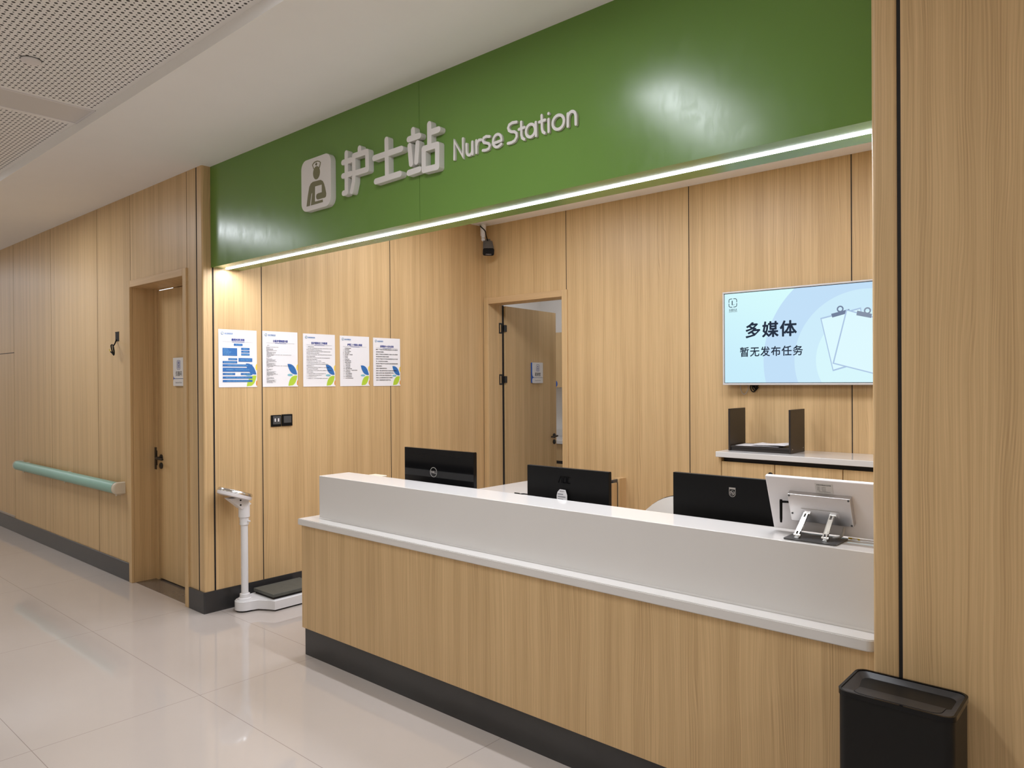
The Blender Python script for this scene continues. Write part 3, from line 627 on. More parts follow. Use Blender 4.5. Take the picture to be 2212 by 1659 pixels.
put_text(tx, TF, '多媒体护理信息交互终端', lx0 + .002, lx1 - .004, lz1 - .0085, lz1 - .0045, .0008, bold=.012)
for k, (l_, r_) in enumerate((('产品名称', '护理交互屏'), ('产品型号', 'HL-15'), ('额定电压', 'DC12V'), ('生产日期', '2022'))):
    zz = lz1 - .0135 - k * .0045; put_text(tx, TF, l_, lx0 + .003, lx0 + .012, zz - .0026, zz, .0008); put_text(tx, TF, r_, lx0 + .019, lx0 + .032, zz - .0026, zz, .0008)
put_text(tx, TF, '多媒体科技有限公司', lx0 + .008, lx1 - .008, lz1 - .034, lz1 - .031, .0008)
tx.build('sticker_print', 'ink', lbo, smooth=False)
Z0 = ZU + .0005
pl = [(-.980, 2.512), (-.972, 2.505), (-.812, 2.503), (-.803, 2.509), (-.800, 2.628), (-.808, 2.640), (-.968, 2.592), (-.978, 2.585)]
MB().poly([Vector((x, y, Z0 + .005)) for x, y in [(-.978, 2.510), (-.972, 2.505), (-.812, 2.505), (-.804, 2.511), (-.804, 2.632), (-.810, 2.638), (-.972, 2.638), (-.978, 2.632)]], (0, 0, 1), .005).build('foot_plate', 'slate', tt)
for (bu, bv), (tu, tv) in (((700, 1275), (880, 845)), ((1215, 1335), (1355, 885))):
    pb = onz(1640 + bu / 8.508, 1010 + bv / 8.508, Z0 + .008); lx, lz = tloc(tu, tv, bo + .006); pt = TF(lx, lz, bo + .006)
    x = pb.x; arm = MB(); dirv = (pt - pb).normalized(); nn = Vector((1, 0, 0)); up = nn.cross(dirv)
    for sx_ in (-.0055, .0055):
        c0, c1 = pb + nn * sx_ + Vector((0, 0, .006)), pt + nn * sx_
        arm.poly([c0 + up * .006, c1 + up * .006, c1 - up * .006, c0 - up * .006], nn, .004)
    arm.poly([pb + dirv * .02 + up * .0075 + nn * .0065, pt - dirv * .016 + up * .0075 + nn * .0065, pt - dirv * .016 + up * .0075 - nn * .0065, pb + dirv * .02 + up * .0075 - nn * .0065], up if up.y < 0 else -up, .002)
    arm = arm.build('arm', 'chrome', tt, smooth=False)
    MB().tube([pt + Vector((-.010, 0, 0)), pt + Vector((.011, 0, 0))], .005, 14).build('upper_hinge', 'chrome', arm)
    MB().tube([pb + Vector((-.011, 0, .006)), pb + Vector((.012, 0, .006))], .006, 14).rbox(x - .008, x + .008, pb.y - .009, pb.y + .009, Z0 + .0052, Z0 + .0085, .001, 1).build('lower_hinge', 'chrome', arm)
lx, lz = tloc(1110, 800, bo); TFm = MB(); TF.rect(TFm, lx - .062, lx + .062, lz - .020, lz + .004, bo + .0025, .0023); TFm.build('hinge_plate', 'alu', tt, smooth=False)
k0 = TF(*tloc(1560, 1100, .012), .012)
MB().tube([k0, k0 + Vector((.001, -.008, -.014)), k0 + Vector((-.002, -.010, -.026)), k0 + Vector((-.012, -.008, -.034)), k0 + Vector((-.035, 0, -.040))], .004).build('power_cable', 'grey_cable', tt)
mb = MB().tube([(-.792, 2.636, Z0 + .004), (-.74, 2.644, Z0 + .004), (XC - .004, 2.652, Z0 + .004)], .0028, 8)
tag(mb.rooted('network_cable', 'white_plastic', (-.74, 2.64, Z0)), 'thin white cable lying behind the touch terminal on the counter top', 'cable')
mb = MB().tube([(-.806, 2.643, Z0 + .004), (-.780, 2.640, Z0 + .0045), (-.768, 2.638, Z0 + .004)], .0032, 8)
tag(mb.rooted('cable_plug', 'yellow_wire', (-.79, 2.64, Z0)), 'small yellow cable end beside the foot plate of the touch terminal', 'plug')

# ------------------------------------------------------------------ television
TX0, TX1, TZ0, TZ1, TY = -2.446, -1.216, 1.5555, 2.242, 5.127
tv = empty('wall_television', (-1.83, YB, 1.9), 'large wall television with pale blue notice screen and silver frame', 'television')
mb = MB(); q_ = .0115
mb.rbox(TX0, TX1, TY, TY + .045, TZ1 - q_, TZ1, .002, 1).rbox(TX0, TX1, TY, TY + .045, TZ0, TZ0 + q_ + .002, .002, 1).rbox(TX0, TX0 + q_, TY, TY + .045, TZ0 + q_, TZ1 - q_, .002, 1).rbox(TX1 - q_, TX1, TY, TY + .045, TZ0 + q_, TZ1 - q_, .002, 1)
mb.build('frame', plain('silver_frame', (.62, .59, .57), .38, noise=.02), tv)
MB().box(TX0 + .002, TX1 - .002, TY + .012, TY + .05, TZ0 + .002, TZ1 - .002).box(-2.1, -1.55, TY + .05, YB - .001, 1.7, 2.1).build('back_shell', 'black_matt', tv, smooth=False)
SX0, SZ0 = TX0 + q_ + .004, TZ0 + q_ + .006
SX1, SZ1 = TX1 - q_ - .004, TZ1 - q_ - .004
sc = bpy.data.meshes.new('screen'); ww, hh = SX1 - SX0, SZ1 - SZ0
sc.from_pydata([(0, 0, 0), (ww, 0, 0), (ww, 0, hh), (0, 0, hh)], [], [(0, 1, 2, 3)]); sc.materials.append(M['screen'])
so = bpy.data.objects.new('screen', sc); C.objects.link(so); so.parent = tv; so.location = Vector((SX0, TY + .006, SZ0)) - tv.location
SF = Frame((0, TY + .006, 0), (1, 0, 0), (0, 0, 1), (0, -1, 0))
def tp(px, py): p = ony(px, py, TY + .006); return (p.x, p.z)
mb = MB()
A, B = tp(1611.5, 713), tp(1720.5, 708); put_text(mb, SF, '多媒体', A[0], B[0], tp(1666, 727.5)[1], tp(1666, 694.5)[1], .0006, bold=.030, spacing=1.12); mb.build('headline', 'scr_ink', so, smooth=False); mb = MB()
A, B = tp(1599, 759), tp(1734, 757); put_text(mb, SF, '暂无发布任务', A[0], B[0], tp(1666, 769)[1], tp(1666, 748)[1], .0006, bold=.020, spacing=1.12); mb.build('message', 'scr_ink', so, smooth=False); mb = MB()
cx_, cz_ = tp(1583, 654.5); rr = .030
for sxx in (-1, 1):
    for szz in (-1, 1):
        arcp = [(cx_ + sxx * .006, cz_ + szz * rr)] + [(cx_ + sxx * (rr - .012 + .012 * math.sin(t)), cz_ + szz * (rr - .012 + .012 * math.cos(t))) for t in (0, .52, 1.05, 1.57)] + [(cx_ + sxx * rr, cz_ + szz * .005)]
        SF.stroke(mb, arcp, .0045, .0006, .0004)
SF.stroke(mb, [(cx_ - .004, cz_ + .015), (cx_ - .004, cz_ - .012)], .005, .0006, .0004); SF.stroke(mb, [(cx_ - .007, cz_ + .014), (cx_ - .007, cz_ - .015), (cx_ + .010, cz_ - .015), (cx_ + .012, cz_ - .012)], .002, .0006, .0004)
A = tp(1575, 671); B = tp(1592, 669); put_text(mb, SF, '乐恩乐达', A[0], B[0], tp(1583, 673)[1], tp(1583, 667)[1], .0006, bold=.012)
A = tp(1574.5, 674); put_text(mb, SF, 'LENLE DATA', A[0], B[0] + .002, tp(1583, 674.8)[1], tp(1583, 673.3)[1], .0006)
mb.build('corner_logo', 'scr_ink', so, smooth=False)
def sheet(pts, h): # clipboard drawings: pale sheet with darker edge
    e_ = MB(); SF.outline(e_, pts, h, .0003); c0 = Vector((sum(p[0] for p in pts) / 4, sum(p[1] for p in pts) / 4)); inn = [tuple(Vector(p) + (c0 - Vector(p)).normalized() * .012) for p in pts]
    return e_, inn
XR_ = SX1 - .002
s1 = [tp(1772, 687), (tp(1860, 664)[0], tp(1860, 664)[1]), (-1.465, 1.70), tp(1799, 802)]
s1[2] = tp(1874, 780)
e1_, e2_, e3_ = tp(1828, 668), tp(1884, 683), tp(1798.5, 785.5); e4_ = tp(1884, 807); XR_ = SX1 - .004
s2 = [e1_, (XR_, e1_[1] + (e2_[1] - e1_[1]) * (XR_ - e1_[0]) / (e2_[0] - e1_[0])), (XR_, max(SZ0 + .004, e3_[1] + (e4_[1] - e3_[1]) * (XR_ - e3_[0]) / (e4_[0] - e3_[0]))), e3_]
for pts, hh_, nm in ((s1, .0009, 'drawn_sheet'), (s2, .0018, 'drawn_sheet')):
    e_, inn = sheet(pts, hh_); ob = e_.build(nm, 'scr_line', so, smooth=False); i_ = MB(); SF.outline(i_, inn, hh_ + .0003, .0002); i_.build('sheet_face', 'scr_paper', ob, smooth=False)
for P4, mt, hh_ in (([(1795.5, 678), (1834.5, 667.5), (1837, 675), (1798, 686)], 'scr_clip', .0013), ([(1852, 671), (1884, 678), (1882, 687), (1850, 681)], 'scr_clip2', .0023)):
    cb = MB(); pp = [tp(*p) for p in P4]; SF.outline(cb, pp, hh_, .0003)
    cc = tp(1815, 667.5) if mt == 'scr_clip' else tp(1874, 671); ro, ri = ellipse(cc[0], cc[1], .022, .022, 24), ellipse(cc[0], cc[1], .013, .013, 24)
    for i in range(24): SF.outline(cb, [ro[i], ro[(i + 1) % 24], ri[(i + 1) % 24], ri[i]], hh_ - .0001, .0002)
    cb.build('drawn_clip', mt, so, smooth=False)
def hang(name, mat, px, r, label):
    pts = [ony(u, v, YB - .012 - .004 * (i % 2)) for i, (u, v) in enumerate(px)]
    mb = MB().tube(pts, r, 8); o = mb.rooted(name, mat, pts[0]); return tag(o, label, 'cable')
hang('hanging_cable', 'grey_cable', [(1600, 828), (1599.5, 834), (1600, 841), (1603, 848.5), (1607.3, 852.3), (1611.5, 849.5), (1615, 843), (1616.5, 836), (1616.8, 828)], .0028, 'thin pale grey cable looping below the television')
lp = []
for k in range(3):
    for t in range(0, 12):
        a_ = t * math.pi / 6 + .5; lp.append((1627.5 + k * 3.2 + 6.2 * math.cos(a_) * (1 - k * .15), 837 - k * 1.8 + 9.5 * math.sin(a_) * (1 - k * .15)))
hang('coiled_cable', 'black_matt', [(1621, 826)] + lp + [(1636, 826)], .0042, 'coiled black cable bundle hanging below the television')

# ------------------------------------------------------------------ back counter: worktop, cabinet, document rack, papers
bw = tag(MB().rbox(-2.332, XC - .004, 4.768, YB - .001, 1.060, 1.098, .003, 2).rooted('back_worktop', 'white_stone', (-1.5, 4.99, 1.06)), 'glossy white worktop below the television carrying the black rack', 'worktop')
bc = empty('base_cabinet', (-1.5, 5.0, 0), 'oak base cabinet with black recess under the white back worktop', 'cabinet')
MB().box(-2.30, XC - .004, 4.835, YB - .001, .1, 1.0595).box(-2.30, XC - .004, 4.835, YB - .001, .0, .1).build('body', 'brown_black', bc, smooth=False)
MB().box(-2.318, -2.301, 4.79, YB - .001, 0, 1.0595).build('end_panel', 'wood', bc, smooth=False)
edges = [-2.300, -1.924, -1.493, -1.062, XC - .004]
for i in range(4):
    dr = MB().rbox(edges[i] + .0025, edges[i + 1] - .0025, 4.79, 4.808, .10, 1.030, .0015, 1).build('door', 'wood', bc, smooth=False)
    if i in (0, 2): MB().lathe([(0, 0), (.008, 0), (.008, .012), (.016, .016), (.016, .024), (.012, .027), (0, .0275)], (edges[i + 1] - .020, 4.79, .966), (0, -1, 0), 18).build('lock_knob', 'black_gloss', dr)
rk = empty('document_rack', (-2.07, 5.02, 1.098), 'open black U shaped document rack on the white back worktop', 'rack')
rx0, rx1, ry0, ry1, rz = ony(1573, 930, 4.885).x, ony(1708, 930, 4.885).x, 4.885, 5.14, 1.0985
rxi = ony(1702, 930, 4.885).x
MB().rbox(rx0, rx0 + .014, ry0, ry1, rz, 1.392, .0015, 1).build('side_panel', 'brown_black', rk, smooth=False)
MB().rbox(rx1 - .014, rx1, ry0, ry1, rz, 1.392, .0015, 1).build('side_panel', 'brown_black', rk, smooth=False)
MB().rbox(rx0 + .0143, rx1 - .0143, ry0 + .004, ry1, rz + .022, rz + .036, .001, 1).build('shelf', 'brown_black', rk, smooth=False)
MB().rbox(rx0 + .0143, rx1 - .0143, ry0 + .010, ry0 + .024, rz, rz + .0215, .001, 1).build('toe_strip', 'brown_black', rk, smooth=False)
for y_, z_ in ((ry0 + .03, rz + .028), (ry1 - .03, rz + .028)): MB().lathe([(0, 0), (.004, 0), (.003, .0012), (0, .0016)], (rx1 + .0001, y_, z_), (1, 0, 0), 10).build('screw', 'alu', rk)
def loose_sheet(x0, y0, wx, wy, z, rot, bend, label, mat='paper'):
    mb = MB(); n, m_ = 8, 6; vs = []
    for j in range(m_ + 1):
        for i in range(n + 1):
            s, t_ = i / n - .5, j / m_ - .5; x = s * wx; y = t_ * wy
            vs.append((x0 + x * math.cos(rot) - y * math.sin(rot), y0 + x * math.sin(rot) + y * math.cos(rot), z + bend * (math.sin(s * 5 + rot * 3) * .5 + .5) * (.4 + .6 * (t_ + .5)) + .0005))
    fs = [(j * (n + 1) + i, j * (n + 1) + i + 1, (j + 1) * (n + 1) + i + 1, (j + 1) * (n + 1) + i) for j in range(m_) for i in range(n)]
    lo = [(v[0], v[1], v[2] - .0004) for v in vs]; k = len(vs); mb.add(vs + lo, fs + [tuple(q + k for q in f_[::-1]) for f_ in fs])
    return tag(mb.rooted('loose_paper', mat, (x0, y0, z)), label, 'paper', 'papers in the black rack')
rcx = (rx0 + rx1) / 2
loose_sheet(rcx - .03, 5.0, .30, .19, rz + .0365, .05, .006, 'loose white sheet lowest in the black rack')
loose_sheet(rcx + .05, 5.01, .25, .18, rz + .0445, -.09, .012, 'curled white sheet lying uppermost in the black rack')

# ------------------------------------------------------------------ low swing gate behind the desk
gt = empty('swing_gate', (-3.37, 4.86, 0), 'low oak swing gate with dark metal latch between desk and back wall', 'gate')
MB().rbox(-3.384, -3.354, 4.53, 5.086, .18, .757, .002, 1).build('gate_panel', 'wood', gt, smooth=False)
MB().rbox(-3.400, -3.345, 5.104, YB - .001, 0, .789, .002, 1).build('post', 'wood', gt, smooth=False)
MB().rbox(-3.378, -3.360, 5.035, 5.1035, .7575, .783, .002, 1).rbox(-3.374, -3.364, 5.01, 5.04, .770, .781, .002, 1).box(-3.376, -3.362, 4.97, 5.036, .7573, .7605).build('latch', 'slate', gt)
MB().box(-3.379, -3.360, 5.0868, 5.1035, .2, .757).build('hinge_strip', 'dark', gt, smooth=False)

# ------------------------------------------------------------------ office chair
ch = empty('office_chair', (-1.99, 3.55, 0), 'white shell office chair behind the counter, only the backrest showing', 'chair')
def shell(name, mat, off, grow):
    mb = MB(); nu, nv = 18, 12; vs = []
    for j in range(nv + 1):
        for i in range(nu + 1):
            u_ = i / nu * 2 - 1; v_ = j / nv
            hw = (.235 + grow) * (1 - .10 * v_ ** 2); top = .925 + grow + .026
            z = .52 + (top - .52) * v_ - (.16 * abs(u_) ** 3.0) * v_
            y = 3.62 + off - .17 * u_ ** 2 + .05 * v_ - (.012 * math.sin(v_ * 3))
            vs.append((-1.995 + hw * u_, y, z))
    fs = [(j * (nu + 1) + i, j * (nu + 1) + i + 1, (j + 1) * (nu + 1) + i + 1, (j + 1) * (nu + 1) + i) for j in range(nv) for i in range(nu)]
    k = len(vs); bk = [(x, y + .014, z) for x, y, z in vs]; rim = []
    loop = list(range(nu + 1)) + [(j + 1) * (nu + 1) + nu for j in range(nv)] + [nv * (nu + 1) + nu - 1 - i for i in range(nu)] + [(nv - 1 - j) * (nu + 1) for j in range(nv - 1)]
    for a_, b_ in zip(loop, loop[1:] + loop[:1]): rim.append((a_, a_ + k, b_ + k, b_))
    mb.add(vs + bk, fs + [tuple(q + k for q in f_[::-1]) for f_ in fs] + rim); return mb.build(name, mat, ch, ang=50)
shell('backrest', 'leather', 0, 0); shell('backrest_shell', 'black_matt', .016, .003)
MB().rbox(-2.22, -1.77, 3.14, 3.56, .44, .50, .025, 4).build('seat', 'leather', ch)
MB().tube([(-1.995, 3.36, .438), (-1.995, 3.36, .10)], [.03, .024], 16).build('gas_stem', 'chrome', ch)
MB().tube([(-1.995, 3.5, .435), (-1.995, 3.64, .45), (-1.995, 3.655, .56)], .014).build('back_bracket', 'black_matt', ch)
for k in range(5):
    a_ = k * 2 * math.pi / 5 + .3; e_ = (-1.995 + .28 * math.cos(a_), 3.36 + .28 * math.sin(a_))
    lg = MB().tube([(-1.995, 3.36, .11), (e_[0], e_[1], .07)], [.024, .014], 10).build('leg', 'chrome', ch)
    MB().lathe([(0, -.011), (.024, -.011), (.027, -.006), (.027, .006), (.024, .011), (0, .011)], (e_[0], e_[1], .0275), (-math.sin(a_), math.cos(a_), 0), 18).tube([(e_[0], e_[1], .03), (e_[0], e_[1], .066)], .006).build('caster', 'black_matt', lg)

# small things on the desk
p0, p1 = ony(800, 1026, 2.75), ony(825, 1026, 2.75)
cb = empty('tissue_box', ((p0.x + p1.x) / 2, 2.79, ZL), 'cream box whose top just peeks over the left part of the counter', 'box')
MB().rbox(p0.x + .003, p1.x - .003, 2.735, 2.785, ZL + .0005, p0.z - .004, .004, 2).build('body', 'cream', cb)
MB().rbox(p0.x, p1.x, 2.731, 2.789, p0.z - .0038, p0.z + .0035, .003, 2).build('lid', 'cream', cb)
e0, e1 = onz(1111.5, 1064.8, ZL + .004), onz(1139, 1067.6, ZL + .004)
mb = MB().tube([e0, e0 * .62 + e1 * .38, e0 * .45 + e1 * .55 - Vector((0, .03, 0)), e0 * .3 + e1 * .7, e1 + (e1 - e0) * .5], .004, 8)
tag(mb.rooted('desk_cable', 'black_matt', e0), 'short black cable lying on the white desk left of the middle monitor', 'cable')

# ------------------------------------------------------------------ notices on the recess side wall
ARTS = [('leaf', [lens((.70, .585), (.982, .775), .07)], 'blue'), ('leaf', [lens((.985, .798), (.72, .985), .075)], 'lime'), ('leaf', [ellipse(.775, .786, .078, .020)], 'teal'),
        ('leaf', [ellipse(1, .648, .04, .058, 16, 90, 270)], 'yellow'), ('leaf', [ellipse(1, .935, .03, .052, 16, 90, 270)], 'orange')]
random.seed(3)
T2 = ['一、特级护理', '(一)', '病情危重,随时可能发生病情变化需要进行监护的患者;', '重症监护患者;', '各种复杂或者大手术后的患者;', '严重创伤或大面积烧伤的患者;', '使用呼吸机辅助呼吸并需要严密监护病情的患者;', '护理要点:', '1.严密观察患者病情变化,监测生命体征;', '2.根据医嘱,正确实施治疗、给药措施;', '3.根据医嘱,准确测量出入量;', '4.根据患者病情,正确实施基础护理和专科护理,如口腔护理、压疮护理、气道护理及管路护理等,实施安全措施;', '5.保持患者的舒适和功能体位;', '6.实施床旁交接班。', '二、一级护理', '(一)', '病情趋向稳定的重症患者;', '手术后或者治疗期间需要严格卧床的患者;', '生活完全不能自理且病情不稳定的患者;', '生活部分自理,病情随时可能发生变化的患者。', '护理要点:', '1.每小时巡视患者,观察患者病情变化;', '2.根据患者病情,测量生命体征;', '3.根据医嘱,正确实施治疗、给药措施;', '4.根据患者病情,正确实施基础护理和专科护理,如口腔护理、压疮护理、气道护理及管路护理等,实施安全措施;', '5.提供护理相关的健康指导。', '三、二级护理', '(一)', '病情稳定,仍需卧床的患者;', '生活部分自理的患者;', '护理要点:', '1.每2小时巡视患者,观察患者病情变化;', '2.根据患者病情,测量生命体征;', '3.根据医嘱,正确实施治疗、给药措施;', '4.根据患者病情,正确实施护理措施和安全措施;', '5.提供护理相关的健康指导。', '四、三级护理', '(一)', '生活完全自理且病情稳定的患者;', '生活完全自理且处于康复期的患者。', '护理要点:', '1.每3小时巡视患者,观察患者病情变化;', '2.根据患者病情,测量生命体征;', '3.根据医嘱,正确实施治疗、给药措施;', '4.提供护理相关的健康指导。']
T3 = ['一、护理部主任岗位职责', '(一)在院长领导下,负责全院护理业务和行政管理工作,拟定全院护理工作计划,经院', '长批准后实施,检查护理工作质量,按期总结汇报。', '(二)负责拟订和组织修改全院护理常规,并严格督促执行,检查指导各科室做好', '基础护理和分级护理,深入科室了解情况。', '(三)对护理工作中发生的护理差错、事故与各科室共同研究处理,及时总结,提出防', '范措施,不断提高护理质量。', '(四)组织全院护理人员的业务技术训练,定期进行技术考核,开展护理科研和', '护理技术革新,努力提高护理技术。', '(五)掌握全院护理人员工作、思想、学习情况。', '(六)负责院内护理人员的调配,提出升、调、奖、惩的意见。', '(七)审查各科室提出的有关护理用品的申报计划和使用情况,检查落实。', '督促检查护理员的工作。', '(八)教育各级护理人员热爱护理专业,加强责任心,全心全意为病人服务。', '确定护理人员的工作时间和分配原则。', '(九)主持召开全院护士长会议,分析护理工作情况,并定期组织护士长到科室检查。', '互相学习,交流经验。', '(十)负责组织领导护理教学工作,并与有关部门联系制订计划。', '(十一)根据医院具体情况,组织护理人员的实习。', '(十二)完成院领导交办的工作。', '(十三)检查指导门诊、急诊及供应室的护理管理工作,提出改进意见。']
T4 = ['一、护理质量管理制度', '二、病房管理制度', '三、抢救工作管理制度', '四、分级护理制度', '五、护理交接班、值班制度', '六、查对制度', '七、给药制度', '八、护理查房制度', '九、患者健康教育制度', '十、护理会诊管理制度', '十一、护理安全制度', '十二、护理会诊制度', '十三、消毒隔离制度', '十四、病房消毒管理制度', '十五、护理病例讨论、不良事件报告制度', '十六、护理查房制度', '十七、护理文书管理制度', '十八、护理投诉管理制度', '十九、护理安全管理制度', '二十、医疗废物管理制度要求']
T5 = ['目标一:严格执行查对制度,提高医务人员对患者身', '份识别的准确性。', '目标二:严格执行在特殊情况下医务人员之间的有', '效沟通,做到正确执行医嘱。', '目标三:严格执行手术安全核查制度,防止手术错', '误、手术部位及术式错误。', '目标四:严格执行手卫生规范,落实医院感染控制', '的基本要求。', '目标五:提高用药安全。', '目标六:建立临床实验室“危急值”报告制度。', '目标七:防范与减少患者跌倒事件发生。', '目标八:防范与减少患者压疮发生。', '目标九:主动报告医疗安全不良事件。', '目标十:鼓励患者参与医疗安全。']
BOXES = [(.39, .62, .24, .278, '意识丧失'), (.10, .475, .32, .455, None), (.58, .805, .31, .348, '平卧侧头'), (.58, .805, .36, .395, '松解衣领'), (.58, .805, .408, .445, '保持呼吸道通畅'), (.245, .475, .495, .53, '立即通知医生'),
         (.51, .875, .49, .555, '遵医嘱给予镇静药物'), (.10, .475, .545, .585, '建立静脉通路给氧吸痰'), (.10, .875, .60, .64, '心电监护,密切观察生命体征及瞳孔变化'), (.10, .88, .66, .73, '观察抽搐部位、持续时间及频率,防止舌咬伤'),
         (.10, .42, .752, .787, '保持环境安静'), (.565, .875, .752, .787, '做好心理护理'), (.10, .875, .812, .85, '准确记录发作时间、用药及病情变化,做好交接'), (.10, .875, .872, .91, '向家属交代病情,做好健康宣教和安全防护')]
def poster(y0, y1, z0, z1, title, kind, label):
    W_, H_ = y1 - y0, z1 - z0
    F_ = Frame((XR + .0012, y0, z1), (0, 1, 0), (0, 0, 1), (1, 0, 0))
    X = lambda fx, fy: (fx * W_, -fy * H_)
    mb = MB(); n = 10; vs = []
    for i in range(n + 1):                                  # sheet with faint waves and a lifted lower edge
        t_ = i / n; out = .0006 + .0035 * max(0, t_ - .9) ** 1.2 * 10 + .0009 * math.sin(t_ * 3.1)
        vs += [F_(0, -t_ * H_, out * .6), F_(W_, -t_ * H_, out)]
    fs = [(2 * i, 2 * i + 2, 2 * i + 3, 2 * i + 1) for i in range(n)]; k = len(vs); mb.add(vs + [v - Vector((.0004, 0, 0)) for v in vs], fs + [tuple(q + k for q in f_[::-1]) for f_ in fs])
    o = tag(mb.rooted('notice_poster', 'paper', F_(W_ / 2, -H_ / 2, 0)), label, 'poster', 'paper notices on the side wall')
    par = o; hb = .0024
    def P(name, mat, geo): g_ = MB(); geo(g_); return g_.build(name, mat, par, smooth=False)
    for nm, shp, mt in ARTS: P(nm, mt, lambda g_: [F_.outline(g_, [X(*p) for p in s_], hb, .0003) for s_ in shp])
    def logo(g_):
        F_.outline(g_, [X(*p) for p in ellipse(.098, .068, .034, .0245)], hb, .0003, 0); F_.outline(g_, [X(*p) for p in ellipse(.098, .068, .024, .017)], hb + .0002, .0003, 1)
        F_.outline(g_, [X(*p) for p in lens((.085, .082), (.108, .055), .006)], hb + .0004, .0003, 2)
        a_, b_ = X(.155, .078), X(.365, .058); put_text(g_, F_, '榆林赛德医院', a_[0], b_[0], a_[1], b_[1], hb, 0, bold=.02, spacing=1.2); a_, b_ = X(.155, .087), X(.365, .083); F_.rect(g_, a_[0], b_[0], a_[1], b_[1], hb, .0003, 3)
    g_ = MB(); logo(g_); g_.build('logo', ['blue', 'paper', 'lime', 'lightblue'], par, smooth=False)
    wt_ = .34 if len(title) <= 6 else .42 if len(title) == 8 else .50
    a_, b_ = X(.5 - wt_ / 2, .196), X(.5 + wt_ / 2, .152); P('title', 'navy', lambda g_: put_text(g_, F_, title, a_[0], b_[0], a_[1], b_[1], hb, bold=.035))
    def rule(g_): F_.rect(g_, X(.10, 0)[0], X(.90, 0)[0], X(0, .2135)[1], X(0, .2105)[1], hb, .0003, 0); F_.rect(g_, X(.345, 0)[0], X(.665, 0)[0], X(0, .217)[1], X(0, .2095)[1], hb + .0002, .0003, 1)
    g_ = MB(); rule(g_); g_.build('rule', ['grey_ink', 'navy'], par, smooth=False)
    if kind == 1:
        for x0, x1, f0, f1, tx_ in BOXES:
            a_, b_ = X(x0, f1), X(x1, f0); g_ = MB(); F_.rect(g_, a_[0], b_[0], a_[1], b_[1], hb + .0003, .0003); bx = g_.build('flow_box', 'blue', par, smooth=False); g_ = MB()
            if tx_:
                cx, cy, hh = (x0 + x1) / 2, (f0 + f1) / 2, .011; wch = min(.92 * (x1 - x0), len(tx_) * .030); p_, r_ = X(cx - wch / 2, cy + hh), X(cx + wch / 2, cy - hh)
                put_text(g_, F_, tx_, p_[0], r_[0], p_[1], r_[1], hb + .0005)
            else:
                for i, (s_, l_) in enumerate((('癫痫发作', .12), ('突然意识丧失', .14), ('全身肌肉强直性收缩', .20), ('两眼上翻面色青紫', .19), ('口吐白沫尿失禁', .15), ('持续时间数秒至数分钟不等可自行停止', .33))):
                    p_, r_ = X(x0 + .018, f0 + .026 + i * .021), X(x0 + .018 + l_, f0 + .012 + i * .021); put_text(g_, F_, s_, p_[0], r_[0], p_[1], r_[1], hb + .0005)
            g_.build('box_text', 'lightblue', bx, smooth=False)
    else:
        lines, y_s, y_e, ch_, hx = {2: (T2, .255, .925, .0137, .0092), 3: (T3, .245, .845, .0208, .0140), 4: (T4, .245, .840, .0265, .0150), 5: (T5, .243, .875, .0365, .0215)}[kind]
        def body(g_):
            n_ = len(lines); gaps = [0] * n_
            for i, s_ in enumerate(lines):
                fy = y_s + (y_e - y_s) * i / (n_ - 1); wl = min(.80, len(s_) * ch_); p_, r_ = X(.10, fy + hx / 2), X(.10 + wl, fy - hx / 2)
                put_text(g_, F_, s_, p_[0], r_[0], p_[1], r_[1], hb + .0006, bold=.022 if kind > 3 else .012)
        P('body_text', 'ink', body)
    return o
PZ = [(2.508, 2.799, 1.565, 1.9755), (2.845, 3.138, 1.565, 1.978), (3.186, 3.478, 1.563, 1.974), (3.525, 3.817, 1.563, 1.9715), (3.858, 4.149, 1.561, 1.968)]
for pz, ti, kd, lb_ in zip(PZ, ('癫痫抢救流程', '分级护理制度内容', '各护理岗位工作职责', '护理二十项核心制度', '住院患者十大安全目标'), (1, 2, 3, 4, 5),
        ('white notice with solid blue flow chart boxes, nearest the corridor', 'white notice with many tiny text lines down its left side, second from the corridor', 'white notice filled with full width small print, middle of the row',
         'white notice with a short numbered list on its left half, fourth from the corridor', 'white notice with large bold lines of text, farthest along the wall')): poster(*pz, ti, kd, lb_)

# ------------------------------------------------------------------ switches on the recess wall
SW = Frame((XR, 0, 0), (0, 1, 0), (0, 0, 1), (1, 0, 0))
s1_ = empty('double_outlet', (XR, 2.949, 1.311), 'black wall plate with two white data ports, left of the pair', 'wall plate')
MB().rbox(XR + .0003, XR + .009, 2.907, 2.992, 1.268, 1.354, .003, 2).build('plate', 'black_matt', s1_); MB().rbox(XR + .0092, XR + .0125, 2.921, 2.985, 1.285, 1.345, .0015, 1).build('insert', 'slate', s1_)
for y_ in (2.938, 2.965): MB().box(XR + .0126, XR + .0135, y_ - .005, y_ + .005, 1.305, 1.329).build('port', 'white_plastic', s1_, smooth=False)
s2_ = empty('covered_outlet', (XR, 3.04, 1.313), 'black wall plate with a closed flap, right of the pair', 'wall plate')
MB().rbox(XR + .0003, XR + .014, 2.996, 3.083, 1.269, 1.357, .003, 2).build('plate', 'black_matt', s2_)
MB().rbox(XR + .0142, XR + .0165, 3.008, 3.071, 1.293, 1.345, .001, 1).build('flap', 'slate', s2_)

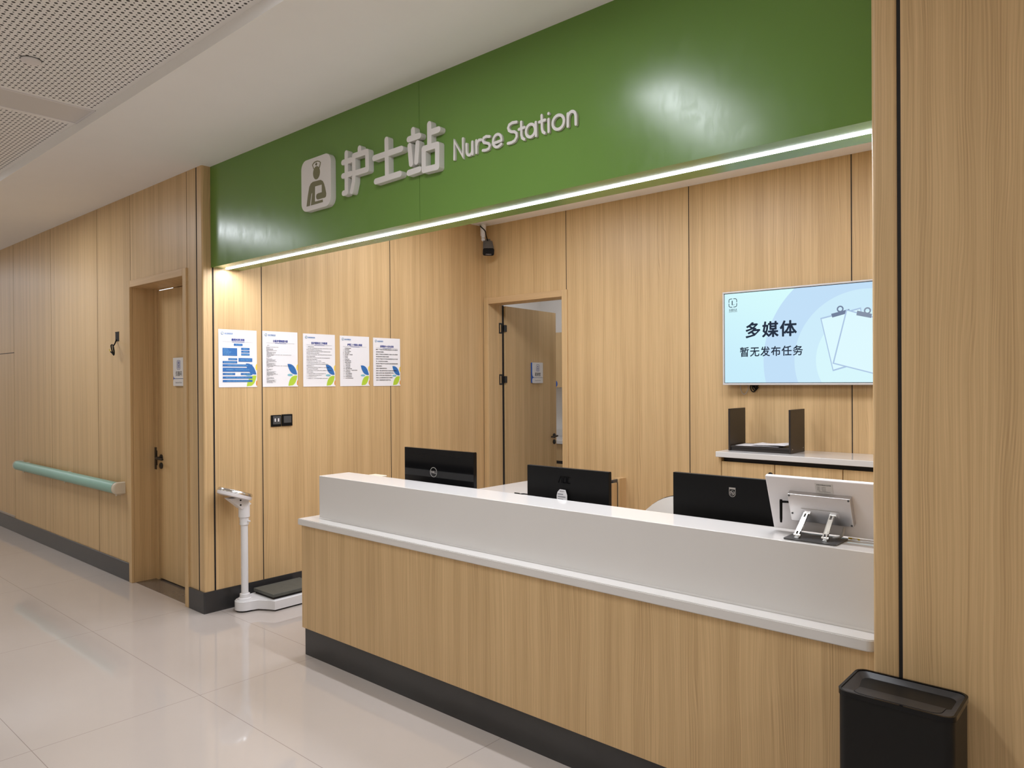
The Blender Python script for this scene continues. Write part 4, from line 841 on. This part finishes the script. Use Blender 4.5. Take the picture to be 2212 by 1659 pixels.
# ------------------------------------------------------------------ room signs on the doors
def room_sign(fr, x0, x1, z0, z1, cn, en, icon, label, loc):
    t_ = empty('room_sign', loc, label, 'sign', 'room signs on the doors'); zs_ = z0 + .055
    g_ = MB(); fr.outline(g_, rrect(x0, x1 - .004, z0 + .002, z1 - .002, .006), .009, .0085); g_.build('back_plate', 'blueplate', t_)
    g_ = MB(); fr.outline(g_, rrect(x0 + .012, x1, zs_ + .004, z1, [.035, .004, .005, .004]), .016, .0068); up = g_.build('upper_plate', 'signwhite', t_)
    g_ = MB(); fr.outline(g_, rrect(x0 + .012, x1, z0, zs_, [.008, .004, .004, .022]), .016, .0068); lo = g_.build('lower_plate', 'signwhite', t_)
    cx = (x0 + x1) / 2 + .004; H = .0164
    g_ = MB(); R_ = rrect(cx - .031, cx + .031, z1 - .092, z1 - .022, .016, 4) ; fr.stroke(g_, R_ + R_[:1], .0032, H, .0003)
    for s_ in icon: fr.stroke(g_, [(cx + p[0], z1 - .057 + p[1]) for p in s_], .0042, H + .0001, .0003)
    g_.build('pictogram', 'navy', up, smooth=False)
    g_ = MB(); put_text(g_, fr, cn, cx - .052, cx + .052, z1 - .142, z1 - .105, H, bold=.012); g_.build('room_name', 'ink', up, smooth=False)
    g_ = MB(); put_text(g_, fr, en, cx - .054, cx + .054, z0 + .020, z0 + .034, H); g_.build('english_name', 'grey_ink', lo, smooth=False)
mon = [[(-.017, -.023), (-.017, .024), (.017, .024), (.017, -.023), (-.017, -.023)], [(-.009, .012), (.009, .012), (.009, -.006), (-.009, -.006), (-.009, .012)], [(-.008, -.014), (.008, -.014)], [(-.006, .018), (.006, .018)]]
bot = [[(-.015, -.024), (-.015, .004), (-.009, .012), (.009, .012), (.015, .004), (.015, -.024), (-.015, -.024)], [(-.010, .020), (.010, .020)], [(-.006, -.007), (.006, -.007)], [(0, -.013), (0, -.001)]]
FL1 = Frame((0, YD, 0), (1, 0, 0), (0, 0, 1), (0, -1, 0))
room_sign(FL1, -5.832, -5.622, 1.575, 1.795, '仪器间', 'Instrument Room', mon, 'small white room sign on the closed corridor door', (-5.73, YD, 1.68))
room_sign(fr2, .462, .672, 1.571, 1.787, '配液室', 'Drug Allocation', bot, 'small white and blue room sign on the open door behind the desk', fr2(.567, 1.68))

# ------------------------------------------------------------------ handrail on the corridor wall
hr = empty('handrail', (-7.65, YL, .75), 'mint green vinyl handrail with cream end caps on the corridor wall', 'handrail')
def dprof(y0, y1, z0, z1, r):   # cross-section rounded on the corridor side
    zc_, hz = (z0 + z1) / 2, (z1 - z0) / 2
    return [(y1, z0)] + [(y0 + r - r * math.sin(math.radians(t)), zc_ - hz * math.cos(math.radians(t))) for t in range(0, 181, 15)] + [(y1, z1)]
HX0, HX1 = ony(30, 1005, 2.31).x, -6.338
pr = dprof(2.300, 2.352, .703, .795, .036); MB().poly([Vector((HX1 - .012, y, z)) for y, z in pr], (1, 0, 0), HX1 - .012 - HX0 - .02).build('grip', 'mint', hr, ang=50)
MB().box(HX0 + .03, HX1 - .02, 2.3525, 2.372, .735, .763).build('core_rail', 'alu', hr, smooth=False)
for x_, d_ in ((HX1, -1), (HX0, 1)):
    pr = dprof(2.297, YL - .0006, .700, .798, .042); n_ = len(pr); vs = []
    for k, (s_, o_) in enumerate(((1, -.0), (1, .018), (.93, .027), (.8, .031))):
        vs += [Vector((x_ + d_ * (.012 - o_), YL - (YL - y) * (s_ if k else 1), .749 + (z - .749) * s_)) for y, z in pr]
    fs = [(k * n_ + i, k * n_ + (i + 1) % n_, (k + 1) * n_ + (i + 1) % n_, (k + 1) * n_ + i) for k in range(3) for i in range(n_)] + [tuple(range(n_)), tuple(range(3 * n_, 4 * n_))]
    g_ = MB().add(vs, fs); g_.build('end_cap', 'cream', hr, ang=60)
for px, py in ((50, 1021), (139, 1046), (256, 1074)):
    x_ = ony(px, py, 2.34).x; x_ = min(x_, HX1 - .03)
    MB().tube([(x_, 2.345, .684), (x_, 2.345, .7025)], [.008, .009], 10).rbox(x_ - .02, x_ + .02, 2.3725, YL - .0006, .70, .79, .003, 2).rbox(x_ - .012, x_ + .012, 2.34, 2.38, .690, .7028, .003, 2).build('bracket', 'cream', hr)

# ------------------------------------------------------------------ open junction box with dangling cable
jb = empty('junction_box', (-6.46, YL, 1.98), 'black open junction box with dangling cable above the handrail', 'junction box')
b0, b1 = ony(249.8, 717.5, YL), ony(257.3, 736.5, YL)
mb = MB(); e_ = .003
mb.box(b0.x, b1.x, YL - .0025, YL - .0004, b1.z, b0.z).rbox(b0.x - .004, b1.x + .004, YL - .004, YL - .0004, b0.z - .004, b0.z + .001, .0005, 1).rbox(b0.x - .004, b1.x + .004, YL - .004, YL - .0004, b1.z - .001, b1.z + .004, .0005, 1).build('box_rim', 'dark', jb, smooth=False)
w_ = lambda px, py, o_: ony(225 + px / 23.7, 705 + py / 23.7, YL - o_)
pts = [w_(620, 690, .004), w_(570, 830, .02), w_(490, 970, .04), w_(400, 940, .05), w_(355, 980, .055), w_(370, 1100, .055), w_(430, 1330, .05), w_(490, 1470, .045), w_(500, 1300, .05), w_(460, 1080, .055), w_(440, 960, .055), w_(480, 1100, .06), w_(510, 1330, .055), w_(490, 1460, .05), w_(400, 1360, .055), w_(330, 1300, .06)]
def smoothpts(P, n=5):
    out = []
    for i in range(len(P) - 1):
        p0, p1, p2, p3 = P[max(i - 1, 0)], P[i], P[i + 1], P[min(i + 2, len(P) - 1)]
        for k in range(n):
            t_ = k / n; out.append(.5 * ((2 * p1) + (p2 - p0) * t_ + (2 * p0 - 5 * p1 + 4 * p2 - p3) * t_ ** 2 + (3 * p1 - p0 - 3 * p2 + p3) * t_ ** 3))
    return out + [P[-1]]
cbl = MB().tube(smoothpts(pts), .005, 8).build('cable', 'black_matt', jb)
MB().tube([w_(330, 1300, .06), w_(290, 1240, .06), w_(262, 1195, .06)], .004, 8).build('wire_end', 'yellow_wire', cbl)

# ------------------------------------------------------------------ security camera
CX, CY = -4.868, 5.105
cc_ = empty('security_camera', (CX, CY, ZC), 'grey bullet security camera hanging from the ceiling in the back corner', 'security camera')
MB().lathe([(0, -.0003), (.040, -.0003), (.040, -.006), (.029, -.009), (.027, -.10), (.0265, -.115), (.020, -.118), (.020, -.135), (0, -.136)], (CX, CY, ZC), n=28).build('ceiling_mount', 'white_plastic', cc_)
fw = Vector((.66, -.62, 0)).normalized(); pd = math.radians(44); d_ = fw * math.cos(pd) - Vector((0, 0, 1)) * math.sin(pd); sd = Vector((-fw.y, fw.x, 0)); up_ = sd.cross(d_) * -1
up_ = up_ if up_.z > 0 else -up_
J = Vector((CX, CY, ZC - .150)); MB().lathe([(0, -.02), (.014, -.016), (.019, 0), (.014, .016), (0, .02)], J, sd, 16).tube([J, J + RGT * .02 - Vector((0, 0, .03))], .011).build('joint', 'white_plastic', cc_)
ctr = J + fw * .045 - Vector((0, 0, .066)) + d_ * .02 + RGT * .042
MC = Matrix(((sd.x, d_.x, up_.x, ctr.x), (sd.y, d_.y, up_.y, ctr.y), (sd.z, d_.z, up_.z, ctr.z), (0, 0, 0, 1)))
bm = bmesh.new(); bmesh.ops.create_cube(bm, size=1)
for v in bm.verts:
    v.co.x *= .086 if v.co.y < 0 else .108; v.co.z *= .066 if v.co.y < 0 else .082; v.co.y *= .165
bmesh.ops.bevel(bm, geom=[e for e in bm.edges if abs((e.verts[0].co - e.verts[1].co).normalized().y) > .9], offset=.020, segments=4, affect='EDGES')
MB().bm(bm).xf(MC).build('housing', 'grey_plastic', cc_, ang=50)
fcF = Frame(ctr + d_ * .0826, -sd if (-sd).dot(RGT) > 0 else sd, up_, d_); g_ = MB(); fcF.outline(g_, rrect(-.0535, .0535, -.0405, .0405, .020), .006, .0055); fp = g_.build('front_window', 'black_gloss', cc_)
g_ = MB(); put_text(g_, fcF, 'CVIKKO', -.026, .028, -.031, -.020, .0063, bold=.02); g_.build('brand_print', 'alu', fp, smooth=False)
MB().tube(smoothpts([Vector((CX - .012, CY - .027, ZC - .02)), Vector((CX + .020, CY - .050, ZC - .04)), Vector((CX + .072, CY - .05, ZC - .085)), Vector((CX + .080, CY - .045, ZC - .13)), ctr - d_ * .05 + up_ * .03]), .0055, 8).build('cable', 'black_matt', cc_)

# ------------------------------------------------------------------ weighing scale
foot = onz(529, 1293, .0805); PX, PY = foot.x, foot.y
ws = empty('weighing_scale', (PX, PY + .2, 0), 'white column weighing scale with chrome rimmed dial beside the counter', 'scale')
px0, px1, py0, py1 = -4.935, -4.637, PY + .085, PY + .50
ol = [(px0, py1), (px0, py0 + .03)] + [(PX - .085 + .0, PY + .05)] + [(PX + .068 * math.cos(math.radians(t)) , PY + .068 * math.sin(math.radians(t))) for t in range(180, 361, 20)] + [(PX + .085, PY + .055), (px1 - .045, py0 + .012), (px1, py0 + .03), (px1, py1)]
ol = [(max(x, px0), y) for x, y in ol]
mb = MB().poly([Vector((x, y, .080)) for x, y in ol], (0, 0, 1), .068)
bm = bmesh.new(); me = bpy.data.meshes.new('tmp'); me.from_pydata(mb.v, [], mb.f); bm.from_mesh(me); bpy.data.meshes.remove(me)
bmesh.ops.bevel(bm, geom=[e for e in bm.edges if e.verts[0].co.z > .07 and e.verts[1].co.z > .07], offset=.007, segments=3, affect='EDGES')
MB().bm(bm).build('base', 'light_metal', ws, ang=50)
MB().box(px0 + .012, px1 - .012, py0 + .04, py1 - .02, .0005, .0118).lathe([(0, .0005), (.058, .0005), (.058, .0118), (0, .0118)], (PX, PY, 0)).build('underside', 'dark', ws, smooth=False)
MB().rbox(px0 + .02, px1 - .012, py0 + .025, py1 - .012, .096, .118, .003, 2).build('platform_mat', 'rubber', ws); MB().box(px0 + .03, px1 - .022, py0 + .035, py1 - .022, .0803, .0958).build('platform_gap', 'dark', ws, smooth=False)
MB().lathe([(0, .0803), (.046, .0803), (.046, .088), (.040, .092), (.035, .093), (.034, .118), (.028, .121), (0, .121)], (PX, PY, 0), n=28).build('pole_foot', 'light_metal', ws)
MB().tube([(PX, PY, .1212), (PX, PY, .635)], .0245, 24).build('pole', 'light_metal', ws)
MB().lathe([(.0255, .60), (.031, .602), (.032, .612), (.029, .618), (.031, .625), (.031, .655), (.0255, .656)], (PX, PY, 0), n=24).tube([(PX + .03, PY + .012, .628), (PX + .044, PY + .020, .628)], .006).build('collar', 'light_metal', ws)
MB().lathe([(.0, .656), (.0375, .656), (.038, .66), (.038, .757), (.036, .76), (0, .761)], (PX, PY, 0), n=28).build('sleeve', 'light_metal', ws)
tl = math.radians(19); rv = Vector((0, 1, 0)); HN = (Vector((0, 0, 1)) * math.cos(tl) + rv * math.sin(tl)).normalized()
hl = ony(468.5, 1056, 1); dep = (Vector((PX, PY, .8)) - CAM).dot(FWD); HC = onx(506, 1071, PX)
HC = HC - HN * .004
MB().lathe([(0, -.008), (.098, -.008), (.116, -.002), (.119, .016), (.117, .0195), (0, .0195)], HC, HN, 40).build('dial_body', 'white_plastic', ws)
MB().lathe([(.1175, .0198), (.1185, .022), (.116, .036), (.110, .042), (.098, .043), (.094, .036), (.094, .0198)], HC, HN, 40).build('chrome_rim', 'chrome', ws)
MB().lathe([(0, .022), (.0935, .022), (.0935, .034), (0, .034)], HC, HN, 36).build('dial_face', 'black_gloss', ws)
g_ = MB(); p_ = HC - HN * .010
sec = [(Vector((PX - .030, PY - .050, 0)), p_.z - .012), ]
lft = HC - HN * .0085 - rv * .052; rgt = HC - HN * .0085 + rv * .062; w2 = rv.cross(Vector((0, 0, 1))) * .036
btl = Vector((PX, PY, .718)) - rv * .034; btr = Vector((PX, PY, .745)) + rv * .036
vs = [lft + w2, rgt + w2, btr + w2, btl + w2, lft - w2, rgt - w2, btr - w2, btl - w2]
g_.add(vs, [(0, 3, 2, 1), (4, 5, 6, 7), (0, 1, 5, 4), (1, 2, 6, 5), (2, 3, 7, 6), (3, 0, 4, 7)]); hb_ = g_.build('head_bracket', 'light_metal', ws, smooth=False)
sgn = 1 if w2.x > 0 else -1
ctr_ = (lft + rgt + btr + btl) / 4 + w2
for o_ in (Vector((0, 0, .015)), Vector((0, 0, -.018))): MB().lathe([(0, 0), (.006, 0), (.006, .002), (0, .003)], ctr_ + o_ - rv * .01, w2.normalized(), 12).build('screw', 'dark', hb_)

# ------------------------------------------------------------------ waste bin
bx0_, bx1_, by0_, by1_, bz_ = -.689, -.398, 2.139, 2.343, .730
wb = empty('waste_bin', ((bx0_ + bx1_) / 2, (by0_ + by1_) / 2, 0), 'tall black rectangular waste bin with recessed lid against the oak pier', 'bin')
MB().rbox(bx0_ + .003, bx1_ - .003, by0_ + .003, by1_ - .003, 0, bz_ - .014, .026, 6, 0, 2).build('body', 'bin_black', wb)
def ring(o_, i_, z0, z1):
    n_ = len(o_); vs = [(x, y, z0) for x, y in o_] + [(x, y, z1) for x, y in o_] + [(x, y, z1) for x, y in i_] + [(x, y, z0) for x, y in i_]
    return vs, [(k * n_ + j, k * n_ + (j + 1) % n_, ((k + 1) % 4) * n_ + (j + 1) % n_, ((k + 1) % 4) * n_ + j) for k in range(4) for j in range(n_)]
g_ = MB(); g_.add(*ring(rrect(bx0_, bx1_, by0_, by1_, .030, 8), rrect(bx0_ + .007, bx1_ - .007, by0_ + .007, by1_ - .007, .024, 8), bz_ - .0138, bz_)); g_.build('rim', 'black_gloss', wb, ang=50)
lid_m = plain('bin_lid_plastic', (.030, .030, .032), .38, noise=.1)
o1, o2 = rrect(bx0_ + .0075, bx1_ - .0075, by0_ + .0075, by1_ - .0075, .023, 8), rrect(bx0_ + .036, bx1_ - .036, by0_ + .020, by1_ - .042, .026, 8)
vs = [(x, y, bz_ - .003) for x, y in o1] + [(x, y, bz_ - .0045 - .022 * (y - by0_ - .02) / .16) for x, y in o2]; n_ = len(o1)
g_ = MB().add(vs, [(j, (j + 1) % n_, n_ + (j + 1) % n_, n_ + j) for j in range(n_)]); g_.build('lid', lid_m, wb, ang=50)
g_ = MB(); o3 = rrect(bx0_ + .0375, bx1_ - .0375, by0_ + .0215, by1_ - .0435, .025, 8)
vs = [(x, y, bz_ - .0035 - .022 * (y - by0_ - .02) / .16) for x, y in o3] + [(x, y, bz_ - .034) for x, y in o3]
g_.add(vs, [tuple(range(n_))] + [(j, n_ + j, n_ + (j + 1) % n_, (j + 1) % n_) for j in range(n_)]); g_.build('swing_flap', plain('bin_flap_plastic', (.022, .0215, .022), .42, noise=.1), wb, ang=50)
